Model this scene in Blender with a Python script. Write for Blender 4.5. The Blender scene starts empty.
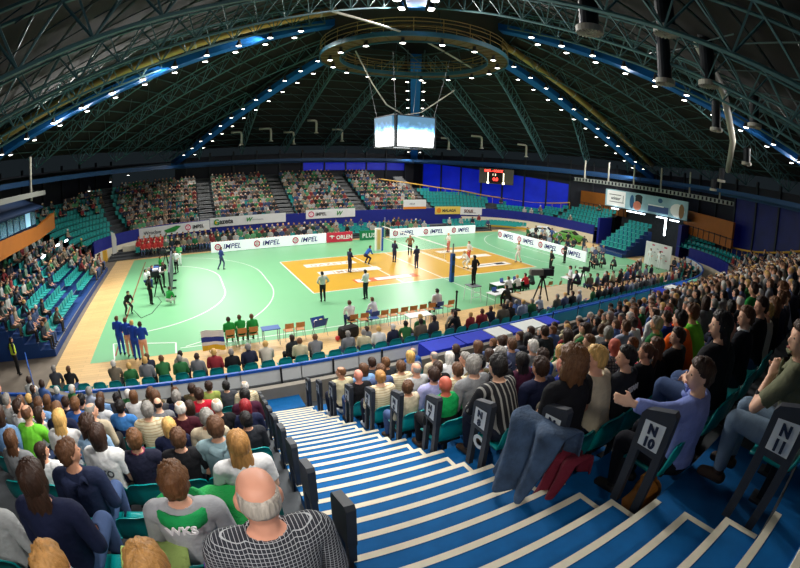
import bpy, bmesh, math, random
import numpy as np
from mathutils import Vector, Matrix
random.seed(7); RNG = np.random.default_rng(7)
SC = bpy.context.scene
COL = SC.collection
PI = math.pi
# ------------------------------------------------------------------ camera
cd = bpy.data.cameras.new('camera'); cam = bpy.data.objects.new('camera', cd); COL.objects.link(cam)
cd.type = 'PANO'; cd.sensor_fit = 'HORIZONTAL'; cd.sensor_width = 36.0; cd.lens = 19.8
cd.clip_start = 0.05; cd.clip_end = 400
for holder in (getattr(cd, 'cycles', None), cd):
    try:
        holder.panorama_type = 'FISHEYE_EQUISOLID'; holder.fisheye_lens = 19.796; holder.fisheye_fov = math.radians(200)
    except Exception: pass
CR, CU, CF = (0.88166, -0.47122, 0.02491), (0.10611, 0.24942, 0.96256), (0.45979, 0.84602, -0.26991)
cam.matrix_world = Matrix(((CR[0], CU[0], -CF[0], -16.164), (CR[1], CU[1], -CF[1], -28.198), (CR[2], CU[2], -CF[2], 7.516), (0, 0, 0, 1)))
SC.camera = cam
# ------------------------------------------------------------------ world + exposure
w = bpy.data.worlds.new('hall_air'); SC.world = w; w.use_nodes = True
w.node_tree.nodes['Background'].inputs[0].default_value = (0.30, 0.42, 0.50, 1)
w.node_tree.nodes['Background'].inputs[1].default_value = 0.03
vs = SC.view_settings; vs.view_transform = 'Standard'; vs.look = 'None'; vs.gamma = 1.0; vs.use_curve_mapping = False
vs.exposure = 0.0
SPOT_W = 285.0
LIGHT_JOBS = []          # filled by the lamp builder: every lamp carries its own spot light

# ------------------------------------------------------------------ materials
def lin(c): return tuple(((v / 255) / 12.92 if v / 255 <= .04045 else ((v / 255 + .055) / 1.055) ** 2.4) for v in c)
MATS = {}
def mat(name, rgb=(200, 200, 200), rough=.6, metal=0.0, emit=0, var=0.0, vscale=8, bump=0.0, bscale=40, obj=False, attr=None, spec=.4, alpha=1, stretch=None, emit_rgb=None):
    if name in MATS: return MATS[name]
    m = bpy.data.materials.new(name); m.use_nodes = True; nt = m.node_tree; N = nt.nodes; L = nt.links
    b = N['Principled BSDF']; c = lin(rgb)
    b.inputs['Roughness'].default_value = rough; b.inputs['Metallic'].default_value = metal
    b.inputs['Specular IOR Level'].default_value = spec
    b.inputs['Base Color'].default_value = (*c, 1)
    src = None
    if obj: src = N.new('ShaderNodeObjectInfo').outputs['Color']
    if attr:
        a = N.new('ShaderNodeAttribute'); a.attribute_type = attr[0]; a.attribute_name = attr[1]; src = a.outputs['Color']
    tc = None
    if var or bump:
        tc = N.new('ShaderNodeTexCoord'); co = tc.outputs['Object']
        if stretch:
            mp = N.new('ShaderNodeMapping'); mp.inputs['Scale'].default_value = stretch; L.new(co, mp.inputs['Vector']); co = mp.outputs['Vector']
    if var:
        n = N.new('ShaderNodeTexNoise'); n.inputs['Scale'].default_value = vscale; n.inputs['Detail'].default_value = 4
        L.new(co, n.inputs['Vector'])
        mr = N.new('ShaderNodeMapRange'); mr.inputs['To Min'].default_value = 1 - var; mr.inputs['To Max'].default_value = 1 + var
        mr.inputs['From Min'].default_value = .25; mr.inputs['From Max'].default_value = .75
        L.new(n.outputs['Fac'], mr.inputs['Value'])
        mx = N.new('ShaderNodeVectorMath'); mx.operation = 'SCALE'
        if src: L.new(src, mx.inputs[0])
        else: mx.inputs[0].default_value = c
        L.new(mr.outputs['Result'], mx.inputs['Scale']); src = mx.outputs[0]
    if src: L.new(src, b.inputs['Base Color'])
    if bump:
        n2 = N.new('ShaderNodeTexNoise'); n2.inputs['Scale'].default_value = bscale; n2.inputs['Detail'].default_value = 3
        L.new(co, n2.inputs['Vector']); bp = N.new('ShaderNodeBump'); bp.inputs['Strength'].default_value = bump; bp.inputs['Distance'].default_value = .02
        L.new(n2.outputs['Fac'], bp.inputs['Height']); L.new(bp.outputs['Normal'], b.inputs['Normal'])
    if emit:
        b.inputs['Emission Color'].default_value = (*lin(emit_rgb or rgb), 1); b.inputs['Emission Strength'].default_value = emit
    if alpha < 1:
        b.inputs['Alpha'].default_value = alpha
    MATS[name] = m; return m
def pattern_mat(name, rgb_a, rgb_b, kind, scale, rough=.8, width=.25, rgb_c=None):
    """cloth with a woven pattern in object space: check, stripes across or stripes along"""
    if name in MATS: return MATS[name]
    m = bpy.data.materials.new(name); m.use_nodes = True; nt = m.node_tree; N = nt.nodes; L = nt.links
    b = N['Principled BSDF']; b.inputs['Roughness'].default_value = rough; b.inputs['Specular IOR Level'].default_value = .2
    tc = N.new('ShaderNodeTexCoord'); sp = N.new('ShaderNodeSeparateXYZ'); L.new(tc.outputs['Object'], sp.inputs[0])
    def band(sock):
        mu = N.new('ShaderNodeMath'); mu.operation = 'MULTIPLY'; mu.inputs[1].default_value = scale; L.new(sock, mu.inputs[0])
        fr = N.new('ShaderNodeMath'); fr.operation = 'FRACT'; L.new(mu.outputs[0], fr.inputs[0])
        lt = N.new('ShaderNodeMath'); lt.operation = 'LESS_THAN'; lt.inputs[1].default_value = width; L.new(fr.outputs[0], lt.inputs[0]); return lt.outputs[0]
    if kind == 'check':
        a, c = band(sp.outputs['X']), band(sp.outputs['Z']); mx = N.new('ShaderNodeMath'); mx.operation = 'MAXIMUM'; L.new(a, mx.inputs[0]); L.new(c, mx.inputs[1]); f = mx.outputs[0]
    elif kind == 'along': f = band(sp.outputs['X'])
    else: f = band(sp.outputs['Z'])
    mi = N.new('ShaderNodeMix'); mi.data_type = 'RGBA'; mi.inputs[6].default_value = (*lin(rgb_a), 1); mi.inputs[7].default_value = (*lin(rgb_b), 1)
    L.new(f, mi.inputs[0]); L.new(mi.outputs[2], b.inputs['Base Color'])
    MATS[name] = m; return m
def floor_mat(name, rgb, rgb2, plank=None, rough=.25):
    m = bpy.data.materials.new(name); m.use_nodes = True; nt = m.node_tree; N = nt.nodes; L = nt.links
    b = N['Principled BSDF']; b.inputs['Roughness'].default_value = rough; b.inputs['Specular IOR Level'].default_value = .45
    tc = N.new('ShaderNodeTexCoord'); n = N.new('ShaderNodeTexNoise'); n.inputs['Scale'].default_value = .35; n.inputs['Detail'].default_value = 6
    L.new(tc.outputs['Object'], n.inputs['Vector'])
    mi = N.new('ShaderNodeMix'); mi.data_type = 'RGBA'; mi.inputs[6].default_value = (*lin(rgb), 1); mi.inputs[7].default_value = (*lin(rgb2), 1)
    L.new(n.outputs['Fac'], mi.inputs[0]); out = mi.outputs[2]
    if plank:
        br = N.new('ShaderNodeTexBrick'); br.inputs['Scale'].default_value = 1; br.inputs['Brick Width'].default_value = plank[0]; br.inputs['Row Height'].default_value = plank[1]
        br.inputs['Mortar Size'].default_value = .006; br.inputs['Color1'].default_value = (1, 1, 1, 1); br.inputs['Color2'].default_value = (.82, .82, .82, 1); br.inputs['Mortar'].default_value = (.45, .4, .35, 1)
        L.new(tc.outputs['Object'], br.inputs['Vector']); mm = N.new('ShaderNodeMix'); mm.data_type = 'RGBA'; mm.blend_type = 'MULTIPLY'; mm.inputs[0].default_value = .8
        L.new(out, mm.inputs[6]); L.new(br.outputs['Color'], mm.inputs[7]); out = mm.outputs[2]
    L.new(out, b.inputs['Base Color']); MATS[name] = m; return m

# ------------------------------------------------------------------ mesh builder
def frame_of(t, up=(0, 0, 1)):
    t = Vector(t).normalized(); u = Vector(up)
    if abs(t.dot(u)) > .98: u = Vector((1, 0, 0))
    s = t.cross(u).normalized(); return s, s.cross(t).normalized()
class MB:
    def __init__(s): s.v = []; s.f = []; s.mi = []; s.M = Matrix.Identity(4)
    def add(s, vs, fs, m=0):
        o = len(s.v); s.v += [tuple(s.M @ Vector(p)) for p in vs]; s.f += [tuple(i + o for i in f) for f in fs]; s.mi += [m] * len(fs)
    def box(s, c, d, rz=0, m=0, rx=0, ry=0):
        R = Matrix.Rotation(rz, 3, 'Z') @ Matrix.Rotation(ry, 3, 'Y') @ Matrix.Rotation(rx, 3, 'X'); x, y, z = d[0] / 2, d[1] / 2, d[2] / 2
        vs = [Vector(c) + R @ Vector((a * x, b * y, e * z)) for a in (-1, 1) for b in (-1, 1) for e in (-1, 1)]
        s.add(vs, [(0, 1, 3, 2), (4, 6, 7, 5), (0, 4, 5, 1), (2, 3, 7, 6), (0, 2, 6, 4), (1, 5, 7, 3)], m)
    def bbox(s, c, d, bev=.01, rz=0, m=0, rx=0, ry=0):
        """box with chamfered edges"""
        R = Matrix.Rotation(rz, 3, 'Z') @ Matrix.Rotation(ry, 3, 'Y') @ Matrix.Rotation(rx, 3, 'X')
        bm = bmesh.new(); bmesh.ops.create_cube(bm, size=1)
        bmesh.ops.scale(bm, vec=d, verts=bm.verts); bmesh.ops.bevel(bm, geom=bm.edges[:], offset=bev, segments=2, affect='EDGES', profile=.6)
        bm.verts.index_update(); vs = [Vector(c) + R @ v.co for v in bm.verts]; fs = [tuple(v.index for v in f.verts) for f in bm.faces]; bm.free(); s.add(vs, fs, m)
    def cyl(s, a, b, r, n=8, r2=None, m=0, cap=True):
        a, b = Vector(a), Vector(b); r2 = r if r2 is None else r2; u, v = frame_of(b - a)
        vs = [a + r * (math.cos(2 * PI * i / n) * u + math.sin(2 * PI * i / n) * v) for i in range(n)] + [b + r2 * (math.cos(2 * PI * i / n) * u + math.sin(2 * PI * i / n) * v) for i in range(n)]
        fs = [(i, (i + 1) % n, n + (i + 1) % n, n + i) for i in range(n)]
        if cap: fs += [tuple(range(n))[::-1], tuple(range(n, 2 * n))]
        s.add(vs, fs, m)
    def tube(s, pts, r, n=6, m=0, closed=False):
        pts = [Vector(p) for p in pts]; k = len(pts); vs = []; fs = []
        rr = r if isinstance(r, (list, tuple)) else [r] * k
        for i, p in enumerate(pts):
            t = pts[(i + 1) % k if closed else min(i + 1, k - 1)] - pts[(i - 1) % k if closed else max(i - 1, 0)]
            u, v = frame_of(t)
            vs += [p + rr[i] * (math.cos(2 * PI * j / n) * u + math.sin(2 * PI * j / n) * v) for j in range(n)]
        for i in range(k if closed else k - 1):
            a, b = i * n, ((i + 1) % k) * n
            fs += [(a + j, a + (j + 1) % n, b + (j + 1) % n, b + j) for j in range(n)]
        if not closed: fs += [tuple(range(n))[::-1], tuple(range((k - 1) * n, k * n))]
        s.add(vs, fs, m)
    def quad(s, a, b, c, d, m=0): s.add([a, b, c, d], [(0, 1, 2, 3)], m)
    def ell(s, c, r, n=12, k=8, m=0, rot=None):
        vs = []; fs = []
        for i in range(k + 1):
            t = PI * i / k
            for j in range(n):
                p = 2 * PI * j / n; q = Vector((r[0] * math.sin(t) * math.cos(p), r[1] * math.sin(t) * math.sin(p), r[2] * math.cos(t)))
                if rot: q = rot @ q
                vs.append(Vector(c) + q)
        for i in range(k):
            for j in range(n): fs.append((i * n + j, (i + 1) * n + j, (i + 1) * n + (j + 1) % n, i * n + (j + 1) % n))
        s.add(vs, fs, m)
    def disc(s, c, nrm, r, n=16, m=0, r_in=0):
        u, v = frame_of(nrm); c = Vector(c)
        P = lambda q: [c + q * (math.cos(2 * PI * i / n) * u + math.sin(2 * PI * i / n) * v) for i in range(n)]
        if r_in:
            s.add(P(r) + P(r_in), [(i, (i + 1) % n, n + (i + 1) % n, n + i) for i in range(n)], m)
        else: s.add(P(r), [tuple(range(n))], m)
    def build(s, name, mats, parent=None, smooth=False, loc=None, rz=None):
        me = bpy.data.meshes.new(name); me.from_pydata([tuple(p) for p in s.v], [], s.f)
        for m in (mats if isinstance(mats, (list, tuple)) else [mats]): me.materials.append(m)
        if len(me.polygons):
            me.polygons.foreach_set('material_index', s.mi)
            if smooth: me.polygons.foreach_set('use_smooth', [True] * len(me.polygons))
        me.update(); o = bpy.data.objects.new(name, me); COL.objects.link(o)
        if parent: o.parent = parent
        if loc: o.location = loc
        if rz: o.rotation_euler.z = rz
        return o
def tag(o, label, cat, group=None, kind=None):
    o['label'] = label; o['category'] = cat
    if group: o['group'] = group
    if kind: o['kind'] = kind
    return o
def structure(o): o['kind'] = 'structure'; return o
def empty(name, loc=(0, 0, 0), rz=0):
    o = bpy.data.objects.new(name, None); COL.objects.link(o); o.location = loc; o.rotation_euler = (0, 0, rz); return o
def dup(o, loc=None, rz=None, parent=None):
    c = o.copy(); COL.objects.link(c)
    if parent: c.parent = parent; c.matrix_parent_inverse = o.matrix_parent_inverse.copy()
    for ch in o.children: dup(ch, parent=c)
    if loc is not None: c.location = loc
    if rz is not None: c.rotation_euler = (0, 0, rz)
    return c
def text(name, body, size, mtl, parent, loc, rot=(PI / 2, 0, 0), shear=0, extrude=.004, bold=0.0, spacing=1.0, align='LEFT'):
    cu = bpy.data.curves.new(name, 'FONT'); cu.body = body; cu.size = size; cu.shear = shear; cu.extrude = extrude; cu.offset = bold; cu.space_character = spacing
    cu.align_x = align; cu.resolution_u = 3; cu.materials.append(mtl)
    t = bpy.data.objects.new(name, cu); COL.objects.link(t); dg = bpy.context.evaluated_depsgraph_get()
    me = bpy.data.meshes.new_from_object(t.evaluated_get(dg)); bpy.data.objects.remove(t); bpy.data.curves.remove(cu)
    if not me.materials: me.materials.append(mtl)
    o = bpy.data.objects.new(name, me); COL.objects.link(o); o.parent = parent; o.location = loc; o.rotation_euler = rot; return o
def split_loose(o):
    """turn the separate islands of one part into parts of their own"""
    me = o.data; n = len(me.vertices); par = list(range(n))
    def find(i):
        while par[i] != i: par[i] = par[par[i]]; i = par[i]
        return i
    for e in me.edges:
        a, b_ = find(e.vertices[0]), find(e.vertices[1])
        if a != b_: par[a] = b_
    key = {}
    for v in me.vertices: key.setdefault(tuple(round(c, 4) for c in v.co), []).append(v.index)
    for l in key.values():
        for q in l[1:]:
            a, b_ = find(l[0]), find(q)
            if a != b_: par[a] = b_
    grp = {}
    for p in me.polygons: grp.setdefault(find(p.vertices[0]), []).append(p)
    if len(grp) < 2: return
    for ps in grp.values():
        ids = sorted({i for p in ps for i in p.vertices}); ix = {v: i for i, v in enumerate(ids)}
        m2 = bpy.data.meshes.new(me.name); m2.from_pydata([me.vertices[i].co[:] for i in ids], [], [tuple(ix[i] for i in p.vertices) for p in ps])
        for m in me.materials: m2.materials.append(m)
        m2.polygons.foreach_set('material_index', [p.material_index for p in ps]); m2.polygons.foreach_set('use_smooth', [p.use_smooth for p in ps])
        c = o.copy(); c.data = m2; COL.objects.link(c)
    bpy.data.objects.remove(o)
ORD = 'first second third fourth fifth sixth seventh eighth ninth tenth eleventh twelfth thirteenth fourteenth fifteenth sixteenth seventeenth eighteenth nineteenth twentieth'.split()
def nth(i):
    tens = ['twenty', 'thirty', 'forty', 'fifty', 'sixty', 'seventy', 'eighty', 'ninety']
    if i < 20: return ORD[i]
    t, r = divmod(i + 1, 10)
    return (tens[t - 2] + '-' + ORD[r - 1]) if r else tens[t - 2].replace('y', 'ieth')
NUM = 'zero one two three four five six seven eight nine ten eleven twelve'.split()
# ================================================================== SETTING: floor, stands, walls, roof
M_conc = mat('concrete', (118, 108, 96), .8, var=.15, vscale=1.5)
M_green = floor_mat('court_green', (118, 182, 132), (126, 192, 142), rough=.38)
M_tan = floor_mat('wood_apron', (226, 186, 124), (236, 198, 138), plank=(1.8, .22), rough=.35)
M_orange = floor_mat('court_orange', (206, 160, 50), (216, 172, 60), rough=.3)
M_line = mat('line_white', (238, 240, 236), .4)
M_red = mat('line_red', (140, 62, 44), .4)
M_step = mat('stand_concrete', (66, 70, 74), .85, var=.2, vscale=3)
M_blue_carpet = mat('stair_blue', (0, 84, 142), .8, spec=.2, var=.12, vscale=9)
M_nose = mat('stair_nosing', (206, 200, 178), .7, var=.06, vscale=14)
M_bluewall = mat('wall_navy', (22, 34, 128), .5)
M_cream = mat('cream_wall', (222, 214, 190), .6, var=.05)
M_white = mat('white_paint', (235, 236, 236), .5)
M_panel = mat('white_panel', (222, 226, 228), .35, var=.05, vscale=2)
M_rail_blue = mat('rail_blue', (32, 92, 190), .4)
M_dark = mat('dark_metal', (36, 40, 46), .5, metal=.3)
M_rail = mat('stair_rail', (46, 50, 58), .5, var=.08, vscale=20)
M_grey = mat('grey_metal', (138, 142, 146), .45, metal=.5)
M_teal_steel = mat('roof_steel', (42, 68, 70), .5, metal=.1)
M_truss = mat('truss_steel', (68, 108, 112), .5, metal=.1)
M_deck = mat('roof_deck', (22, 20, 19), .9, var=.25, vscale=1.2)
M_rib = mat('rib_blue', (24, 98, 172), .7, spec=.15)
M_gold = mat('duct_brass', (170, 142, 84), .4, metal=.5, var=.1, vscale=3)
M_pale = mat('duct_pale', (176, 172, 160), .55)
M_ochre = mat('ochre_panel', (150, 86, 20), .55, var=.08, vscale=2)
M_black = mat('black_cloth', (20, 20, 22), .8)
M_outer = mat('outer_wall', (10, 14, 30), .6, var=.2, vscale=1)
M_blue_glow = mat('wall_blue_glow', (14, 34, 150), .35, var=.35, vscale=.6, emit=.6, emit_rgb=(4, 20, 160))  # emission stands in for blue light falling on the outer wall
M_eave = mat('eave_blue', (20, 66, 112), .5)
M_glass = mat('window_glass', (120, 170, 200), .1, spec=.6, alpha=.5)

def plane(name, x0, x1, y0, y1, z, m, th=None):
    b = MB()
    if th: b.box(((x0 + x1) / 2, (y0 + y1) / 2, z - th / 2), (x1 - x0, y1 - y0, th))
    else: b.quad((x0, y0, z), (x1, y0, z), (x1, y1, z), (x0, y1, z))
    return structure(b.build(name, m))
plane('floor', -46, 46, -46, 46, 0, M_conc)
plane('floor_wood_apron', -23.1, 25, -13.2, 12.6, .004, M_tan)
plane('floor_green_court', -21.3, 21.8, -10.5, 11.2, .008, M_green)
plane('floor_orange_court', -9, 9, -4.5, 4.5, .012, M_orange)
b = MB()
def line(x0, y0, x1, y1, w=.06, z=.016, m=0):
    d = Vector((x1 - x0, y1 - y0, 0)); n = Vector((-d.y, d.x, 0)).normalized() * w / 2; a, c = Vector((x0, y0, z)), Vector((x1, y1, z)); b.quad(a + n, a - n, c - n, c + n, m)
def arc(cx, cy, r, a0, a1, w=.06, n=28, z=.016, m=0):
    P = lambda q, a: (cx + q * math.cos(a), cy + q * math.sin(a), z)
    for i in range(n):
        t, u = a0 + (a1 - a0) * i / n, a0 + (a1 - a0) * (i + 1) / n
        b.quad(P(r - w / 2, t), P(r + w / 2, t), P(r + w / 2, u), P(r - w / 2, u), m)
for y in (-4.5, 4.5): line(-9.05, y, 9.05, y, .09)
for x in (-9, -3, 0, 3, 9): line(x, -4.5, x, 4.5, .09)
line(0, -4.6, 0, -10, .05)
for s in (-1, 1):                       # six-metre and nine-metre arcs of the second court
    arc(s * 20, 1.5, 6, PI / 2 if s < 0 else PI / 2, -0 if s < 0 else PI, .08); line(s * 14, -1.5, s * 14, 1.5, .08)
    arc(s * 20, -1.5, 6, 0 if s < 0 else PI, -PI / 2 if s < 0 else 1.5 * PI, .08)
    line(s * 11, -1.5, s * 11, 1.5, .06)
    arc(s * 20, 1.5, 9, 0 if s < 0 else PI, 1.2 if s < 0 else PI - 1.2, .06); arc(s * 20, -1.5, 9, 0 if s < 0 else PI, -1.2 if s < 0 else PI + 1.2, .06)
line(-20.1, -10, -20.1, 10, .08, m=1)
for x0, y0, x1, y1 in ((-20.1, -10.4, -20.4, -8.5), (-20.4, -8.5, -17.2, -9.3), (-17.2, -9.3, -17.2, -10.5)): line(x0, y0, x1, y1, .07)
line(-17, -10, -6, -10, .06); line(8, -10, 17, -10, .06)
structure(b.build('floor_markings', [M_line, M_red]))
M_mark = mat('court_advert_white', (236, 232, 222), .4); M_mark2 = mat('court_advert_orange', (214, 104, 52), .4); M_mark3 = mat('court_advert_ink', (196, 160, 120), .4)
b = MB()
for (x, y, L_, W_, m) in ((-5.6, 2.3, 4.0, .95, 0), (-5.0, -.2, 4.6, .95, 0), (-3.5, -3, 4.6, .9, 1), (6.2, 3, 3.6, .9, 0), (6.4, .6, 3.6, .9, 0), (5.6, -2.5, 4.2, .9, 0)):
    b.box((x, y, .0145), (L_, W_, .005), 0, m)
b.box((-5.2, -3, .0155), (.9, .7, .006), 0, 0); b.box((-3.0, -3, .0155), (2.6, .6, .006), 0, 0); b.box((5.0, -2.5, .016), (2.6, .12, .006), .1, 2); b.box((6.8, -2.45, .016), (.9, .5, .006), 0, 2)
court_ads = structure(b.build('floor_adverts', [M_mark, M_mark2, M_dark]))
for s_, x, y in (('GAZETA', -7.2, 2.0), ('IMPEL', -6.3, -.5)):
    t_ = text('lettering', s_, .75, M_mark3, court_ads, (x, y, .02), (0, 0, 0), bold=.01, spacing=1.2)

# ---- bowl of the upper stand: a rounded rectangle, rows rise outwards
CX, CY = 16.0, 9.0
def RD(n): return 9.4 + .9 * (n - 1)          # distance of the front edge of row n from the core rectangle
def RZ(n): return 1.44 + .4 * (n - 1)         # floor height of row n
APO = 29.6
def inside_hex(x, y, m=0.0):
    for a, A_, mm in ((0, APO, 1), (60, 30.2, .35), (120, 30.2, .3), (180, APO, 1), (240, APO, 1), (300, 37, 1)):
        t = math.radians(a)
        if x * math.sin(t) + y * math.cos(t) > A_ - m * mm: return False
    if x > 9 and y + .294 * x > 28.6 - m * .3: return False
    return True
def ring_stations():
    st = []
    for i in range(33): st.append(((-CX + i, -CY), (0, -1)))
    for i in range(1, 16): a = -PI / 2 + PI / 2 * i / 16; st.append(((CX, -CY), (math.cos(a), math.sin(a))))
    for i in range(19): st.append(((CX, -CY + i), (1, 0)))
    for i in range(1, 16): a = PI / 2 * i / 16; st.append(((CX, CY), (math.cos(a), math.sin(a))))
    for i in range(33): st.append(((CX - i, CY), (0, 1)))
    for i in range(1, 16): a = PI / 2 + PI / 2 * i / 16; st.append(((-CX, CY), (math.cos(a), math.sin(a))))
    for i in range(19): st.append(((-CX, CY - i), (-1, 0)))
    for i in range(1, 16): a = PI + PI / 2 * i / 16; st.append(((-CX, -CY), (math.cos(a), math.sin(a))))
    return st
ST = ring_stations()
def rp(st, D, z): return (st[0][0] + st[1][0] * D, st[0][1] + st[1][1] * D, z)
AISLE = (-15.75, -13.75)
def short_side(st): return abs(st[1][0]) > .97
b = MB(); NR = 13
for n in range(1, NR):
    D0, D1, z, z1 = RD(n), RD(n + 1), RZ(n), RZ(n + 1)
    for i in range(len(ST)):
        a, c = ST[i], ST[(i + 1) % len(ST)]
        if short_side(a) and short_side(c) and not (a[0][0] > 0 and a[0][1] >= 1.9 and c[0][1] >= 1.9): continue
        if c[1][0] < -.5 and a[1][1] < .05: continue
        mx, my = (rp(a, (D0 + D1) / 2, 0)[0] + rp(c, (D0 + D1) / 2, 0)[0]) / 2, (rp(a, (D0 + D1) / 2, 0)[1] + rp(c, (D0 + D1) / 2, 0)[1]) / 2
        if not inside_hex(mx, my): continue
        b.quad(rp(a, D0, z), rp(c, D0, z), rp(c, D1, z), rp(a, D1, z))
        b.quad(rp(a, D1, z), rp(c, D1, z), rp(c, D1, z1), rp(a, D1, z1))
structure(b.build('floor_stand_terraces', M_step))
# front parapet of the upper stand (navy above the far seats, pale concrete on the near side)
b = MB()
for i in range(len(ST)):
    a, c = ST[i], ST[(i + 1) % len(ST)]
    if short_side(a) and short_side(c) and not (a[0][0] > 0 and a[0][1] >= 1.9 and c[0][1] >= 1.9): continue
    if c[1][0] < -.5 and a[1][1] < .05: continue
    near = a[1][1] < -.86 or (a[0][0] < 0 and a[1][1] < -.2)
    m = 1 if near else 0; top = 2.02 if near else 2.1
    cz = 1.0 if (not near and abs(a[1][0]) > .25) else 0
    if cz: b.quad(rp(a, 9.2, 0), rp(c, 9.2, 0), rp(c, 9.2, cz), rp(a, 9.2, cz), 2)
    for (D, z0, z1) in ((9.2, cz, top), (9.38, 0, top)): b.quad(rp(a, D, z0), rp(c, D, z0), rp(c, D, z1), rp(a, D, z1), m)
    b.quad(rp(a, 9.2, top), rp(c, 9.2, top), rp(c, 9.38, top), rp(a, 9.38, top), m)
    b.quad(rp(a, 9.38, 1.44), rp(c, 9.38, 1.44), rp(c, 9.42, 1.44), rp(a, 9.42, 1.44), m)
M_parapet = mat('parapet_concrete', (128, 122, 112), .8, var=.1, vscale=2)
structure(b.build('wall_stand_parapet', [M_bluewall, M_parapet, M_cream]))
# walkway between the courtside seats and the upper stand (near side)
b = MB(); b.box((0, -17.05, .42), (52, 2.3, .84)); structure(b.build('floor_walkway', M_step))
# courtside terrace: two low steps of seats on both long sides
b = MB()
b.box((-5, -14.35, .17), (38, .95, .34)); b.box((-5, -15.35, .32), (38, 1.1, .64))
for y, z in ((12.3, .12), (13.2, .26), (14.1, .4), (15.0, .54)): b.box((-3, y, z / 2), (42, .9, z))
structure(b.build('floor_courtside_terrace', M_step))
# white panel barrier with a blue top rail behind the courtside seats
RAILP = [(-27, -14.6), (-25, -15.25), (-23, -15.6), (-21, -15.82), (-18.5, -15.93)] + [(x, -15.95) for x in range(-17, 15, 2)] + [(15, -15.9), (17, -15.6), (19, -15.0), (21, -14.0), (22.6, -12.6), (23.6, -11.2)]
b = MB()
for p, q_ in zip(RAILP, RAILP[1:]):
    d = Vector((q_[0] - p[0], q_[1] - p[1], 0)); c = ((p[0] + q_[0]) / 2, (p[1] + q_[1]) / 2); a = math.atan2(d.y, d.x); L_ = d.length + .03
    b.box((c[0], c[1], 1.10), (L_, .04, .48), a, 0); b.box((c[0], c[1], .6), (L_, .05, .5), a, 0)
    b.box((c[0], c[1], 1.375), (L_, .10, .09), a, 1); b.box((c[0], c[1] - .03, .88), (L_, .06, .04), a, 2)
structure(b.build('wall_courtside_barrier', [M_panel, M_rail_blue, M_grey]))
for i in range(26):
    x = -24.2 + 1.75 * i; y = -16.02 if -20 < x < 14 else (-15.8 if -22.5 < x < 16.5 else -15.45)
    if x < -20: y = -15.95 + (-20 - x) * .14
    if x > 14: y = -15.95 + (x - 14) * .2 * max(.5, (x - 14) / 5)
    b = MB(); b.bbox((0, 0, .28), (.06, .05, .62), .008); o = b.build('barrier_post', M_dark, loc=(x, y - .06, .85))
    tag(o, f'{nth(i)} dark upright of the blue-railed white barrier, counted from the bleacher corner', 'post', 'uprights of the courtside barrier')
# stairs of the aisle beside the camera: three steps to a row, blue carpet with pale nosings
XA0, XA1 = -15.5, -13.75
b = MB()
b.box(((XA0 + .55 + XA1) / 2, -18.6, 1.56), (XA1 - XA0 - .55, .82, .3))
SK = .10
for n in range(1, 13):
    for j in range(3):
        yf = -18.4 - .9 * (n - 1) - .3 * (j + 1) ; zt = RZ(n) + .1333 * (j + 1); zb = zt - .1333
        yb = yf - .3
        if zt < 1.71: continue
        zt += .012
        x1 = XA1 + (0 if j < 2 else .12)
        P = lambda x, y, z: (x, y + SK * (XA1 - x) / 1.8 * 1.2, z)
        x0 = XA0 + .6 * max(0, (-yf < 25.5) * (25.5 + yf) / 6.5)
        b.quad(P(x0, yf, zb), P(x1, yf, zb), P(x1, yf, zt), P(x0, yf, zt), 0)
        b.quad(P(x0, yf, zt), P(x1, yf, zt), P(x1, yb, zt), P(x0, yb, zt), 0)
        b.quad(P(x1, yf, zb - .14), P(x1, yb, zb - .14), P(x1, yb, zt), P(x1, yf, zt), 0)
        b.quad(P(x0, yf, zb - .3), P(x0, yb, zb - .3), P(x0, yb, zt), P(x0, yf, zt), 0)
        e = .004
        b.quad(P(x0, yf + e, zt + e), P(x1, yf + e, zt + e), P(x1, yf - .055, zt + e), P(x0, yf - .055, zt + e), 1)
        b.quad(P(x0, yf + e, zt - .045), P(x1, yf + e, zt - .045), P(x1, yf + e, zt + e), P(x0, yf + e, zt + e), 1)
        if j < 2:
            b.quad(P(x1 - .05, yf, zt + e * 1.2), P(x1, yf, zt + e * 1.2), P(x1, yf - .28, zt + e * 1.2), P(x1 - .05, yf - .28, zt + e * 1.2), 1)
# carpet on the row treads next to the aisle
for n in range(2, 13):
    b.quad((XA1, -18.4 - .9 * (n - 1) - .005, RZ(n) + .006), (XA1 + 1.4, -18.4 - .9 * (n - 1) - .005, RZ(n) + .006), (XA1 + 1.4, -18.4 - .9 * n, RZ(n) + .006), (XA1, -18.4 - .9 * n, RZ(n) + .006), 0)
structure(b.build('floor_aisle_stairs', [M_blue_carpet, M_nose]))
# grey aisles of the far stand
b = MB(); M_aisle = mat('aisle_grey', (112, 114, 116), .8, var=.1); M_aisle2 = mat('aisle_edge', (164, 164, 160), .8)
FAR_AISLES = [-13.8, -4.6, 4.3, 13.5]
for xa in FAR_AISLES:
    for n in range(1, 12):
        for j in range(2):
            yf = 18.4 + .9 * (n - 1) + .45 * j; z = RZ(n) + .02 + .2 * j
            b.box((xa, yf + .225, z - .09), (1.5, .45, .18), 0, 0); b.box((xa, yf + .03, z + .004), (1.5, .06, .012), 0, 1)
structure(b.build('floor_far_aisles', [M_aisle, M_aisle2]))

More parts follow.
